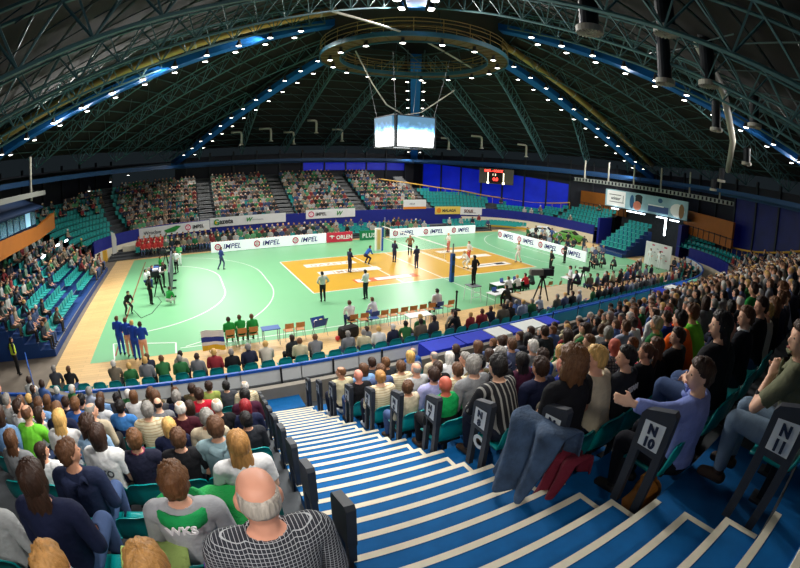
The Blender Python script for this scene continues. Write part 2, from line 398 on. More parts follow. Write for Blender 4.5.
# ---- outer wall: six dark sides, blue light painted as glow on some panels, gold rail at its foot
b = MB()
for a in range(0, 360, 60):
    t = math.radians(a); n = Vector((math.sin(t), math.cos(t), 0)); l = Vector((n.y, -n.x, 0)); h = (APO + .6) * math.tan(PI / 6); c = n * (APO + .6)
    if a == 300:
        c2 = n * 37.8; b.quad(c2 - l * 16, c2 + l * 13, c2 + l * 13 + Vector((0, 0, 9)), c2 - l * 16 + Vector((0, 0, 9)), 0)
        for i in range(-4, 5): p = c2 - n * .1 + l * (3.2 * i); b.box((p.x, p.y, 5), (.22, .22, 9), -t, 1)
        p = c - n * 1.6 + Vector((0, 0, 8.0)); b.box(p, (2 * h, .35, .4), -t, 2); c3 = n * 34; b.box((c3.x, c3.y, 8.6), (34, 9, .1), -t, 0)
        continue
    b.quad(c - l * h, c + l * h, c + l * h + Vector((0, 0, 9)), c - l * h + Vector((0, 0, 9)), 0)
    for i in range(-5, 5):
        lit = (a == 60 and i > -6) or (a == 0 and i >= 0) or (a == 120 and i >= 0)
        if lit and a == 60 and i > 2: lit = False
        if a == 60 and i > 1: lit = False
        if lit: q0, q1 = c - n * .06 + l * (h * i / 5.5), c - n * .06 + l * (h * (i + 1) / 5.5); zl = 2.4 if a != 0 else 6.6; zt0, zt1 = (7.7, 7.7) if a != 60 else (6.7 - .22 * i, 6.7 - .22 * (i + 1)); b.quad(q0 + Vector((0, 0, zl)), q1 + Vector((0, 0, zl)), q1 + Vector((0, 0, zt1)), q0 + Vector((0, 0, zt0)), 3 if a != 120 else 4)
    for i in range(-5, 6):
        p = c - n * .1 + l * (h * i / 5.5); b.box((p.x, p.y, 5), (.22, .22, 9), -t, 1)
    p = c - n * .35 + Vector((0, 0, 7.9)); b.box(p, (2 * h, .5, .45), -t, 2)
    p = c - n * 2.4 + Vector((0, 0, 8.1))
    if a not in (180, 240): b.box(p, (2 * h * .93, .35, .35), -t, 2)
structure(b.build('wall_outer_panels', [M_outer, M_dark, M_eave, M_blue_glow, mat('wall_blue_glow_dim', (10, 20, 70), .4, var=.5, vscale=.9, emit=.05, emit_rgb=(4, 14, 120))]))  # last material: fainter copy of the blue light painted as emission
M_goldrail = mat('gold_rail', (206, 158, 60), .45)
for a, q0, q1 in ((60, -15, 4), (120, -1, 14)):
    b = MB(); t = math.radians(a); n = Vector((math.sin(t), math.cos(t), 0)); l = Vector((n.y, -n.x, 0)); P_ = []
    for i in range(20):
        c = n * 29.8 + l * (q0 + (q1 - q0) * i / 19)
        if a == 60:
            kx, ky = zip((9.5, 25.7), (14, 24.4), (17.8, 23.2), (20.6, 21.9), (24.5, 18.0), (27.5, 12.8), (29.2, 9.3)); f_ = i / 19 * 6; c = Vector((float(np.interp(f_, range(7), kx)), float(np.interp(f_, range(7), ky)), 0))
        d_ = math.hypot(max(abs(c.x) - CX, 0), max(abs(c.y) - CY, 0)); P_.append((c.x, c.y, RZ((d_ - 9.4) / .9 + 1) + .75))
    b.tube(P_, .09, 6)
    for p in P_: b.cyl((p[0], p[1], p[2] - 1.1), p, .03, 4)
    structure(b.build('trim_gold_rail', M_goldrail))
# ---- roof: hexagonal dome on six blue ribs
ZS = [0, 6.5, 8, 14, 20, 26, 32, 37]; ZZ = [17.7, 17.3, 16.9, 15.1, 13.1, 11.1, 9.1, 7.7]
def zr(s): return float(np.interp(s, ZS, ZZ))
def az(a, r, z): t = math.radians(a); return Vector((math.sin(t) * r, math.cos(t) * r, z))
RIBS = [-150, -90, -30, 30, 90, 150]
C30 = math.cos(PI / 6)
for k, a in enumerate(RIBS):
    b = MB(); t = math.radians(a); side = Vector((math.cos(t), -math.sin(t), 0))
    rs = [6.6, 8, 11, 14, 17, 20, 23, 26, 29, 32, 35]
    for r0, r1 in zip(rs, rs[1:]):
        P = lambda r, s, u: az(a, r, zr(r) + u) + side * s
        w_ = .5; A = [P(r0, -w_, 0), P(r0, w_, 0), P(r0, w_, .5), P(r0, -w_, .5)]; B = [P(r1, -w_, 0), P(r1, w_, 0), P(r1, w_, .5), P(r1, -w_, .5)]
        b.add(A + B, [(0, 1, 5, 4), (1, 2, 6, 5), (2, 3, 7, 6), (3, 0, 4, 7)])
        for s in (-.75, .75): b.tube([P(r0, s, .9), P(r1, s, .9)], .07, 6, 1)
        for s in (-1, 1):
            b.tube([P(r0, .45 * s, .5), P((r0 + r1) / 2, .75 * s, .9), P(r1, .45 * s, .5)], .035, 5, 1)
    structure(b.build('beam_roof_rib', [M_rib, M_teal_steel]))
# sector steelwork: purlins across, trusses running from the ring to the eaves, dark deck above
def sec(a, p, q, u=0): t = math.radians(a); n = Vector((math.sin(t), math.cos(t), 0)); l = Vector((n.y, -n.x, 0)); return n * p + l * q + Vector((0, 0, zr(p / C30) + u))
PS = [6.0, 9, 12, 15, 18, 21, 24, 27, 30.2]
T30 = math.tan(PI / 6)
b = MB()
for a in (0, 60, 120, 180, 240, 300):
    for p0, p1 in zip(PS, PS[1:]):
        b.quad(sec(a, p0, -p0 * T30, 1.75), sec(a, p0, p0 * T30, 1.75), sec(a, p1, p1 * T30, 1.75), sec(a, p1, -p1 * T30, 1.75))
    b.add([sec(a, 6, -6 * T30, 1.75), sec(a, 6, 6 * T30, 1.75), Vector((0, 0, 19.8))], [(0, 1, 2)])
structure(b.build('ceiling', M_deck))
for a in (0, 60, 120, 180, 240, 300):
    b = MB()
    for p in np.arange(7.5, 30, 1.5):
        n_ = 6; q0 = p * T30 - .6
        pts = [sec(a, p, -q0 + 2 * q0 * i / n_, 1.5) for i in range(n_ + 1)]; b.tube([pts[0], pts[-1]], .045, 5)
    structure(b.build('beam_purlins', M_teal_steel))
    b = MB()
    for fr in (-.86, -.52, -.17, .17, .52, .86):
        q0 = fr * 28.5 * T30; pmin = max(7.0, abs(q0) / T30 + .8)
        ps = list(np.arange(pmin, 29.9, 1.45))
        if len(ps) < 3: continue
        ns = int(len(ps))
        lo = [sec(a, p, q0, .25) for p in ps]; hi1 = [sec(a, p + .7, q0 - .42, 1.4) for p in ps]; hi2 = [sec(a, p + .7, q0 + .42, 1.4) for p in ps]
        b.tube(lo, .06, 5); b.tube(hi1, .05, 5); b.tube(hi2, .05, 5)
        for i in range(ns):
            for H in (hi1, hi2):
                b.tube([lo[i], H[i]], .03, 4)
                if i + 1 < ns: b.tube([H[i], lo[i + 1]], .03, 4)
    structure(b.build('beam_roof_trusses', M_truss))
    b = MB()                                   # wind bracing between trusses
    for i in range(0, 9):
        p = 9 + 2.3 * i; q0 = p * T30 - 1
        n_ = max(1, int(q0 / 2.6))
        for j in range(-n_, n_):
            b.tube([sec(a, p, q0 * j / n_, 1.35), sec(a, p + 2.3, q0 * (j + 1) / n_, 1.35)], .022, 4)
    structure(b.build('beam_wind_bracing', M_teal_steel))
# round lighting bridge at the crown
M_lampw = mat('lamp_lens', (255, 250, 240), .3, emit=9)
M_house = mat('lamp_housing', (60, 62, 66), .5, metal=.4)
ring = empty('lighting_ring', (0, .3, 15.6))
tag(ring, 'big round brass-coloured lighting bridge under the crown of the roof', 'lighting bridge')
def ring_pts(r, z, n=48): return [(r * math.cos(2 * PI * i / n), r * math.sin(2 * PI * i / n), z) for i in range(n)]
M_cat = mat('catwalk_floor', (92, 76, 44), .6, metal=.3, var=.12, vscale=4); M_ringblue = mat('ring_edge', (52, 104, 122), .5)
b = MB(); n = 48
for (r0, z0, r1, z1, m) in ((6.9, 0, 5.5, 0, 0), (5.5, 0, 5.5, .14, 0), (5.5, .14, 6.9, .14, 0)):
    A, B = ring_pts(r0, z0), ring_pts(r1, z1)
    for i in range(n): b.quad(A[i], A[(i + 1) % n], B[(i + 1) % n], B[i], m)
for i in range(n):
    A = ring_pts(6.88, -.02)[i]; B = ring_pts(5.52, -.02)[i]; b.cyl(A, B, .035, 4)
b.build('catwalk', M_cat, ring)
b = MB()
for r in (6.95, 5.45):
    A, B = ring_pts(r, -.12), ring_pts(r, .2); C_ = ring_pts(r + .06, .2); D_ = ring_pts(r + .06, -.12)
    for i in range(n):
        j = (i + 1) % n; b.quad(A[i], A[j], B[j], B[i]); b.quad(C_[i], C_[j], D_[j], D_[i]); b.quad(B[i], B[j], C_[j], C_[i]); b.quad(A[i], A[j], D_[j], D_[i])
b.build('edge_band', M_ringblue, ring)
b = MB()
for z in (.55, .9, 1.15): b.tube(ring_pts(6.95, z), .03, 5, closed=True); b.tube(ring_pts(5.5, z), .03, 5, closed=True)
for i in range(24):
    for r in (6.95, 5.5): c = ring_pts(r, .2, 24)[i]; b.cyl(c, (c[0], c[1], 1.15), .025, 5)
b.build('guard_rail', M_gold, ring)
b = MB()
for i in range(6):
    t = 2 * PI * i / 6 + .3; b.cyl((6.2 * math.cos(t), 6.2 * math.sin(t), .1), (5.2 * math.cos(t), 5.2 * math.sin(t), 2.6), .025, 5)
    t += .5; b.cyl((5.5 * math.cos(t), 5.5 * math.sin(t), .2), (-5.5 * math.cos(t), -5.5 * math.sin(t), .2), .04, 5) if i < 3 else None
b.build('hanger', M_teal_steel, ring)
# ---- lamps: each a housing with a glowing lens and its own spot light
def lamp_proto():
    o = MB(); o.cyl((0, 0, .32), (0, 0, .12), .09, 12, .17); o.cyl((0, 0, .12), (0, 0, .0), .17, 12, .2, cap=False); o.cyl((0, 0, .32), (0, 0, .55), .03, 6); o.box((0, 0, .36), (.16, .16, .1))
    h = o.build('floodlight', M_house); l = MB(); l.ell((0, 0, .02), (.185, .185, .05), 12, 6); l.build('lens', M_lampw, h, smooth=True); return h
LP = lamp_proto(); lamp_used = [False]
def lamp(p, label, group, light=True, aim=(0, 0, 0), watt=1.0, cone=150):
    if not lamp_used[0]: o = LP; lamp_used[0] = True; o.location = p
    else: o = dup(LP, p, 0)
    tag(o, label, 'floodlight', group)
    if light: LIGHT_JOBS.append((o, Vector(p), Vector(aim), watt, cone))
    return o
RIBNAME = {-150: 'blue rib running over the stairs', -90: 'long blue rib over the bench side', -30: 'rib ending behind the left banner', 30: 'blue rib behind the video cube', 90: 'blue rib ending over the gateway', 150: 'blue rib above the dark crowd'}
SIDE = lambda v: ('gateway' if v.x > 0 else 'press box') + ' side' if abs(v.x) > .6 else ('far' if v.y > 0 else 'near') + ' side'
RIBNAME[-30] = 'blue rib ending over the newspaper banner'
for a in RIBS:
    t = math.radians(a); side = Vector((math.cos(t), -math.sin(t), 0))
    rr = list(np.arange(9.0, 31.5, 2.0)) if a != -150 else [8.0, 9.2, 14, 17, 20, 23, 26, 29.5, 33.6]
    for i, r in enumerate(rr):
        for s in (-1, 1):
            p = az(a, r, zr(r) - .12) + side * s * .82
            aim = Vector((p.x * .35, p.y * .35, 0)); wt = 1.0
            if a == -90: aim = Vector((p.x * .62 - 3, -14 * (i / 12) - 3, 1)); wt = 3.3; aim = Vector((-27, -1, 2)) if (i % 3 == 1 and s < 0) else aim
            if a == 150: aim = Vector((-6, -17, 1)) if i % 3 == 0 else Vector((0, -2, 0)); wt = .7
            if a == -30: aim = Vector((p.x * .8, p.y * .7, 0)); wt = 1.2
            if a in (30, 90): wt = 1.3; aim = Vector((p.x * .85, p.y * .85 + (6 if a == 90 else 0), 0))
            if a == -150: aim = Vector((-16.5, -23.5, 3.5)) if r < 22 else (Vector((-16.5, -18.5, 2)) if r < 31 else Vector((-16.8, -22.5, 4))); wt = 2.8 if r < 22 else 2.3 if r < 28 else .8 if r < 31 else .3
            lamp(p, f'floodlight on the {RIBNAME[a]}, {nth(i)} outwards, {SIDE(side * s)}', f'floodlights on the {RIBNAME[a]}', ((i % 2 == 0) == (s > 0) or a == -90 or (a == -150 and r > 28)) and not (a == -90 and r > 26), aim, wt * (2 if a != -90 else 1), (75 if r < 22 else 105) if a == -150 and r > 10 else 150)
for i in range(16):
    t = 2 * PI * (i + .4) / 16
    lamp((6.2 * math.cos(t), .3 + 6.2 * math.sin(t), 15.2), f'glowing floodlight under the round lighting bridge, {nth(i)} going round from the gateway side', 'floodlights under the lighting bridge', i % 2 == 0, (4 * math.cos(t), 3 * math.sin(t), 0), 1.5)
for i, (x, y, z) in enumerate(((-22.4, 19.1, 7.5), (-24.0, 16.4, 7.05), (-25.7, 13.4, 6.5))):
    lamp((x, y, z), f'{nth(i)} small floodlight in the dark corner over the empty seats', None, False)
# light objects (one per listed lamp, inside its builder's position)
for o, p, aim, wt, cone in LIGHT_JOBS:
    ld = bpy.data.lights.new('lamp_light', 'SPOT'); ld.energy = SPOT_W * wt; ld.color = (1, .97, .92); ld.spot_size = math.radians(cone if cone < 170 else 150); ld.spot_blend = .6; ld.shadow_soft_size = .18
    lo = bpy.data.objects.new('lamp_light', ld); COL.objects.link(lo); lo.parent = o; lo.location = (0, 0, -.12)
    lo.rotation_mode = 'QUATERNION'; lo.rotation_quaternion = (aim - p).to_track_quat('-Z', 'Y')
# ---- long brass ducts beside two ribs, pale branch ducts and hanging diffusers
for a, sgn, nm in ((-90, 1, 'long brass duct following the rib above the bench side'), (90, 1, 'long brass duct following the rib above the gateway')):
    t = math.radians(a); side = Vector((math.cos(t), -math.sin(t), 0)); s = 1.9 if a == -90 else -1.9
    side = Vector((0, -1, 0))
    b = MB(); b.tube([az(a, r, zr(r) + .75) + side * 1.7 for r in np.arange(7, 33, 1.3)], .3, 14)
    o = b.build('air_duct', M_gold, smooth=True); tag(o, nm, 'duct')
    b = MB()
    for r in np.arange(8, 33, 2.6): p = az(a, r, zr(r) + .75) + side * 1.7; q_ = az(a, r + .12, zr(r + .12) + .75) + side * 1.7; b.cyl(p, q_, .325, 14)
    b.build('joint_band', M_pale, o)
def diffuser(x, y, z, h, r, label):
    b = MB(); b.cyl((0, 0, .12), (0, 0, h), r * .72, 16); o = b.build('air_diffuser', M_dark, loc=(x, y, z)); tag(o, label, 'air diffuser')
    b = MB(); b.cyl((0, 0, 0), (0, 0, .16), r, 20)
    for k in range(20): t = 2 * PI * k / 20; b.box((r * .6 * math.cos(t), r * .6 * math.sin(t), -.01), (r * .7, .03, .03), t)
    b.build('grille', M_pale, o)
for x, y, z, h, r, l in ((-8.0, -22.0, 11.0, 2.6, .34, 'dark drum diffuser with pale disc, first along the duct'), (-7.4, -23.8, 11.0, 2.6, .32, 'dark drum diffuser with pale disc, second along the duct'),
    (-2.8, -21.3, 11, 2.2, .36, 'lower drum diffuser hanging under the second one'), (-2.6, -22.9, 11, 2.2, .36, 'tall dark drum diffuser hanging over the dark crowd'),
    (6.4, -19.8, 10.9, 1.6, .36, 'slim drum diffuser between blue rib and dark crowd'), (3.9, -22.8, 10.9, 1.5, .36, 'small drum diffuser high over the dark crowd'),
    (10.5, -20.5, 9.7, 1.0, .34, 'pale drum diffuser near the end of the rib'), (15.5, -17, 8.6, 1.0, .32, 'pale drum diffuser beside the eaves'), (17.5, -15.6, 7.9, .9, .3, 'lowest pale drum diffuser beside the eaves'),
    (-21.0, -14.5, 12.6, 1.4, .42, 'big drum diffuser in the roof corner over the bleachers'), (-19.9, -16.5, 13.2, 1.4, .4, 'upper drum diffuser in the roof corner over the bleachers')):
    diffuser(x, y, z, h, r, l)
b = MB(); b.tube([(-5.2, -23.6, 13.4), (-1, -22, 13.0), (5, -20.8, 12.6), (12, -19, 11.2), (17, -17, 9.6)], .22, 12); tag(b.build('branch_duct', M_pale, smooth=True), 'pale branch duct crossing above the dark crowd', 'duct')
for i, (a, r, q_) in enumerate(((8, 24, 1.2), (-6, 25, 1.2), (-14, 24, 1.4), (50, 25, 1.4), (-2, 21.5, 1.0), (62, 27, 1.2), (-22, 25, 1.2), (40, 26, 1.0))):
    p = az(a, r, zr(r) - .2); b = MB(); b.tube([p + Vector((-q_, .4, .3)), p + Vector((-.25, 0, .3)), p + Vector((-.06, 0, .2)), p + Vector((0, 0, -.1)), p + Vector((0, 0, -1.1))], .13, 10)
    b.cyl(p + Vector((0, 0, -1.1)), p + Vector((0, 0, -1.25)), .17, 10, .3)
    tag(b.build('air_outlet', M_pale, smooth=True), f'pale elbow air outlet under the far roof, {nth(i)} by distance from the video cube', 'air outlet')
# ---- hanging video cube
cube = empty('video_cube', (-.85, -.1, 8.7)); tag(cube, 'bright four-sided video cube hanging over the middle of the court', 'video cube')
W_ = 3.2
M_frame = mat('cube_frame', (70, 74, 78), .5, metal=.4)
b = MB()
for z in (0, 2.25):
    for x0, y0, x1, y1 in ((-1.6, -1.6, 1.6, -1.6), (1.6, -1.6, 1.6, 1.6), (1.6, 1.6, -1.6, 1.6), (-1.6, 1.6, -1.6, -1.6)): b.cyl((x0, y0, z), (x1, y1, z), .05, 6)
for x in (-1.6, 1.6):
    for y in (-1.6, 1.6): b.cyl((x, y, 0), (x, y, 2.25), .05, 6)
b.build('frame', M_frame, cube)
def screen_mat():
    m = bpy.data.materials.new('screen_picture'); m.use_nodes = True; nt = m.node_tree; N = nt.nodes; L = nt.links; bs = N['Principled BSDF']
    tc = N.new('ShaderNodeTexCoord'); sp = N.new('ShaderNodeSeparateXYZ'); L.new(tc.outputs['Object'], sp.inputs[0])
    nz = N.new('ShaderNodeTexNoise'); nz.inputs['Scale'].default_value = 2.2; nz.inputs['Detail'].default_value = 5; L.new(tc.outputs['Object'], nz.inputs['Vector'])
    ad = N.new('ShaderNodeMath'); ad.operation = 'MULTIPLY_ADD'; ad.inputs[1].default_value = .9; L.new(nz.outputs['Fac'], ad.inputs[0]); L.new(sp.outputs['Z'], ad.inputs[2])
    r = N.new('ShaderNodeValToRGB'); e = r.color_ramp.elements; e[0].position = .52; e[0].color = (.95, .99, 1, 1); e[1].position = .78; e[1].color = (.03, .08, .13, 1)
    x = r.color_ramp.elements.new(.6); x.color = (.25, .62, .85, 1); x = r.color_ramp.elements.new(.68); x.color = (.06, .16, .3, 1)
    mr = N.new('ShaderNodeMapRange'); mr.inputs['From Min'].default_value = 0; mr.inputs['From Max'].default_value = 2.8; L.new(ad.outputs[0], mr.inputs['Value']); L.new(mr.outputs['Result'], r.inputs['Fac'])
    L.new(r.outputs['Color'], bs.inputs['Emission Color']); bs.inputs['Emission Strength'].default_value = 3.2; bs.inputs['Base Color'].default_value = (.02, .02, .02, 1); return m
M_screen = screen_mat()
for i in range(4):
    t = i * PI / 2; b = MB(); b.M = Matrix.Rotation(t, 4, 'Z'); b.add([(-1.34, -1.62, .08), (1.34, -1.62, .08), (1.42, -1.75, 2.18), (-1.42, -1.75, 2.18), (-1.34, -1.5, .08), (1.34, -1.5, .08), (1.42, -1.62, 2.18), (-1.42, -1.62, 2.18)],
        [(0, 1, 2, 3), (4, 7, 6, 5), (0, 4, 5, 1), (1, 5, 6, 2), (2, 6, 7, 3), (3, 7, 4, 0)]); b.build('screen', M_screen, cube)
b = MB(); b.box((0, 0, 1.1), (2.6, 2.6, 2.0)); b.build('core', M_black, cube)
b = MB()
for x in (-1.5, 1.5):
    for y in (-1.5, 1.5): b.cyl((x, y, 2.25), (x * 1.5, y * 1.5, 6.6), .015, 4)
b.build('suspension_cable', M_grey, cube)
b = MB(); b.tube([(-5.0, -.5, 15.5), (-3.6, -.4, 13.2), (-2.4, -.2, 11.8), (-.9, 0, 11.15), (.6, 0, 11.5), (2.2, .1, 12.6), (3.6, .2, 13.6)], .05, 6); tag(b.build('cable_loop', M_pale), 'slack pale cable looping from the lighting bridge to the video cube', 'cable')
b = MB(); b.tube([(-9.5, -8.5, 15.2), (-2, -4, 16.0), (5.5, .5, 15.9)], .07, 6); tag(b.build('catenary_pipe', M_pale), 'thin pale pipe slanting in front of the lighting bridge', 'pipe')
# ================================================================== ADVERT BOARDS AND BANNERS
M_led = mat('board_white', (244, 246, 250), .3, emit=.35)
M_ledred = mat('board_red', (196, 40, 66), .35, emit=.2)
M_ledgreen = mat('board_green', (20, 120, 74), .35, emit=.1)
M_ink = mat('ink_navy', (58, 52, 130), .5); M_pink = mat('ink_magenta', (206, 52, 96), .5); M_inkwhite = mat('ink_white', (245, 245, 245), .5)
M_inkg = mat('ink_green', (40, 140, 60), .5); M_inkd = mat('ink_dark', (48, 52, 58), .5); M_inky = mat('ink_yellow', (228, 186, 40), .5); M_inkgrey = mat('ink_grey', (150, 152, 156), .5); M_inkbrown = mat('ink_brown', (96, 52, 34), .5)
M_banner = mat('banner_cloth', (226, 228, 226), .7, var=.04, vscale=2)
def roundel(parent, x, z, r, m=None):
    b = MB(); b.disc((x, -.012, z), (0, -1, 0), r, 20, 0); b.disc((x, -.02, z), (0, -1, 0), r * .62, 16, 1, r * .42); b.box((x, -.018, z), (r * 1.5, .006, r * .14), 0, 1); b.box((x, -.019, z), (r * .14, .006, r * 1.0), 0, 1)
    b.build('logo', [m or M_pink, M_inkwhite], parent)
def board(name, p0, p1, h, face, label, cat='advert board', z=0, group=None, thick=.12, feet=True):
    """board from p0 to p1 (as read from the front); local x along it, front faces local -y"""
    d = Vector((p1[0] - p0[0], p1[1] - p0[1], 0)); o = empty(name, (p0[0], p0[1], z), math.atan2(d.y, d.x)); tag(o, label, cat, group)
    b = MB(); b.bbox((d.length / 2, thick / 2, h / 2 + .03), (d.length - .02, thick, h), .012); b.build('panel', face, o)
    if feet:
        b = MB()
        for k in range(int(d.length / 1.5) + 1): b.box((.3 + k * (d.length - .6) / max(1, int(d.length / 1.5)), thick + .12, .03), (.08, .4, .05))
        b.build('stand_foot', M_dark, o)
    return o, d.length
def impel(o, x, zc, s, gap=0):
    roundel(o, x, zc, s * .55); text('lettering', 'IMPEL', s * 1.15, M_ink, o, (x + s * .85, -.012, zc - s * .40), shear=.25, bold=.012, spacing=1.02)
def impel_board(p0, p1, n, label):
    o, L_ = board('advert_board', p0, p1, .92, M_led, label)
    for i in range(n): impel(o, L_ * (i + .5) / n - 1.2, .5, .56)
    return o
FB = 10.7
impel_board((-14.0, FB), (-3.05, FB), 3, 'long white LED board with three repeated logos along the far sideline')
o, L_ = board('advert_board', (-3.0, FB), (-.35, FB), .92, M_ledred, 'red board with white bird emblem next to the long white boards'); text('lettering', 'ORLEN', .52, M_inkwhite, o, (.95, -.012, .3), bold=.015)
b = MB(); b.add([(.2, -.014, .62), (.5, -.014, .72), (.85, -.014, .6), (.62, -.014, .56), (.52, -.014, .34), (.44, -.014, .58)], [(0, 5, 1), (5, 4, 3), (5, 3, 1), (1, 3, 2)]); b.build('emblem', M_inkwhite, o)
o, L_ = board('advert_board', (.4, FB), (3.2, FB), .92, M_ledgreen, 'dark green board with white letters behind the padded net post'); text('lettering', 'PLUS', .6, M_inkwhite, o, (.25, -.012, .26), bold=.015, spacing=1.15)
impel_board((3.7, FB), (14.5, FB), 3, 'white LED board with three logos on the sideline behind the net')
impel_board((15.0, 7.3), (15.0, -4.9), 4, 'white LED board with four logos across the end of the court')
# cloth banners hung on the navy parapet of the far stand (face points to the court)
def banner(p0, p1, z, h, face, label):
    d = Vector((p1[0] - p0[0], p1[1] - p0[1], 0)); o = empty('banner', (p0[0], p0[1], z), math.atan2(d.y, d.x)); tag(o, label, 'banner')
    b = MB(); n = max(2, int(d.length / .8))
    for i in range(n):
        x0, x1 = d.length * i / n, d.length * (i + 1) / n; y0, y1 = .012 * math.sin(i * 1.9), .012 * math.sin((i + 1) * 1.9)
        b.quad((x0, y0, 0), (x1, y1, 0), (x1, y1, h), (x0, y0, h)); b.quad((x0, y0 + .02, 0), (x0, y0 + .02, h), (x1, y1 + .02, h), (x1, y1 + .02, 0))
    b.build('cloth', face, o)
    return o, d.length
o, L_ = banner((-21.2, 16.55), (-13.6, 18.12), 1.1, 1.0, M_banner, 'white banner with green logo and round emblem on the far parapet')
text('lettering', 'Wroclaw', .5, M_inkd, o, (.5, -.03, .3), bold=.008); b = MB(); b.add([(2.7, -.03, .5), (4.1, -.03, .85), (4.6, -.03, .75), (3.9, -.03, .25), (3.0, -.03, .2)], [(0, 1, 4), (1, 2, 3), (1, 3, 4)]); b.build('logo', M_inkg, o)
roundel(o, 5.35, .5, .32); text('lettering', 'IMPEL', .5, M_inkd, o, (5.85, -.03, .32), bold=.012)
o, L_ = banner((-13.55, 18.13), (-5.2, 18.13), 1.3, .98, M_banner, 'white newspaper banner with bold dark title on the far parapet')
text('lettering', 'G', .85, M_inkg, o, (.4, -.03, .2), bold=.02); text('lettering', 'azeta', .72, M_inkd, o, (1.0, -.03, .3), bold=.02, shear=.1); text('lettering', 'W', .6, M_inkg, o, (3.9, -.03, .32), shear=.3, bold=.02); text('lettering', 'wroclawska', .26, M_inkgrey, o, (4.6, -.03, .4))
b = MB(); b.cyl((.62, -.028, .46), (.62, -.024, .46), .16, 14); b.build('logo', M_inky, o)
o, L_ = banner((-2.9, 18.13), (2.95, 18.13), 1.42, .98, M_banner, 'short white banner with round emblem between two grey far aisles')
roundel(o, .6, .5, .34); text('lettering', 'IMPEL', .5, M_inkd, o, (1.1, -.03, .32), bold=.012); text('lettering', 'W', .66, M_inkg, o, (3.5, -.03, .26), shear=.3, bold=.02)
o, L_ = banner((9.2, 18.13), (12.4, 18.13), 2.05, 1.15, M_banner, 'small white banner with orange lower band at the end of the crowd')
text('lettering', 'obiad', .34, M_inkd, o, (.8, -.03, .55), shear=.2); b = MB(); b.box((L_ / 2, -.03, .14), (L_, .01, .28)); b.build('band', mat('ink_orange', (226, 140, 40), .5), o)
M_yel = mat('banner_yellow', (236, 206, 96), .65)
o, L_ = banner((13.75, 18.13), (17.6, 18.0), 1.3, 1.0, M_yel, 'yellow banner with orange disc below the empty seats'); text('lettering', 'MALAGA', .52, M_inkd, o, (1.05, -.03, .3), bold=.015); b = MB(); b.disc((.55, -.03, .5), (0, -1, 0), .33, 18); b.build('logo', mat('ink_orange2', (232, 140, 36), .5), o)
o, L_ = banner((17.6, 18.0), (20.9, 16.9), 1.2, 1.0, M_banner, 'white banner with brown wordmark next to the yellow banner'); text('lettering', 'SOLIS', .5, M_inkbrown, o, (.5, -.03, .35), bold=.02); b = MB(); b.box((1.3, -.028, .28), (1.7, .005, .1)); b.build('band', M_inkgrey, o)
# steel scoreboard on the far wall
M_sb = mat('scoreboard_case', (92, 88, 78), .6, metal=.2); M_sbd = mat('scoreboard_face', (34, 18, 18), .4); M_ledr = mat('digits_red', (255, 60, 50), .5, emit=4); M_ledw = mat('digits_white', (250, 236, 200), .5, emit=2.5)
t60 = math.radians(60); n60 = Vector((math.sin(t60), math.cos(t60), 0)); l60 = Vector((n60.y, -n60.x, 0))
pc = n60 * 28.6 + l60 * (-3.6)
sb = empty('scoreboard', (pc.x, pc.y, 5.5), -t60); tag(sb, 'grey scoreboard with red digits high on the blue far wall', 'scoreboard')
b = MB(); b.bbox((0, 0, .95), (4.9, .35, 2.1), .03); b.build('case', M_sb, sb)
b = MB(); b.box((0, -.19, .9), (2.4, .03, 1.8)); b.build('face', M_sbd, sb)
b = MB(); b.box((-1.12, -.22, .75), (.13, .03, 1.4)); b.box((1.12, -.22, .75), (.13, .03, 1.4)); b.box((-1.12, -.22, .05), (.32, .03, .3)); b.box((1.12, -.22, .05), (.32, .03, .3)); b.build('pillar_lights', M_ledw, sb)
text('lettering', 'IMPEL - GOSCIE', .38, M_ledr, sb, (-1.65, -.22, 1.55), bold=.02); text('digits', '0:0', .62, M_ledr, sb, (-.42, -.22, .35), bold=.02); text('digits', '1  2', .34, M_ledw, sb, (-.5, -.22, 1.05), bold=.01)
# ================================================================== GATEWAY END (short side with the tunnel)
XG = 26.0
b = MB()
b.box((30.0, 4.3, 4.9), (.3, 7.4, 1.5), 0, 0); b.box((30.0, 4.3, 3.7), (.3, 7.4, .9), 0, 0); b.box((26.4, -12.0, 4.75), (.3, 8.6, 1.5), -math.radians(30), 0); b.box((26.4, -12.0, 3.5), (.3, 8.6, .8), -math.radians(30), 0)                 # ochre panels
for i in range(9): b.box((28.3 - i * .48, -8.3 - i * .83, 3.6), (.06, .06, .9), 0, 3); b.box((29.8, .9 + i * .8, 3.7), (.06, .06, .9), 0, 3)
b.box((26.3, -12.0, 3.96), (.1, 8.6, .05), -math.radians(30), 3); b.box((29.8, 4.3, 4.16), (.06, 7.4, .05), 0, 3)
b.box((27.2, -9.0, 2.0), (2.6, .4, 4), 0, 1); b.box((27.0, 1.7, 1.5), (2.6, .3, 3.0), 0, 1)                   # blue jambs
b.box((30.5, -4, 2.2), (.2, 11, 4.4), 0, 2); b.box((28.5, -4, 4.55), (4, 11, .2), 0, 2)
structure(b.build('wall_gateway_end', [M_ochre, M_bluewall, M_step, M_dark]))
b = MB()
for y0, y1, z in ((3.6, 7.5, .0), (-9, -17, .0)): pass
tv = empty('billboard', (XG, 1.2, 4.55), -PI / 2); tag(tv, 'wide pictured billboard above the gateway of the short side', 'billboard')
b = MB(); b.bbox((5.4, .08, .95), (10.9, .16, 1.9), .02); b.build('panel', mat('billboard_print', (150, 186, 200), .6, var=.25, vscale=.7), tv)
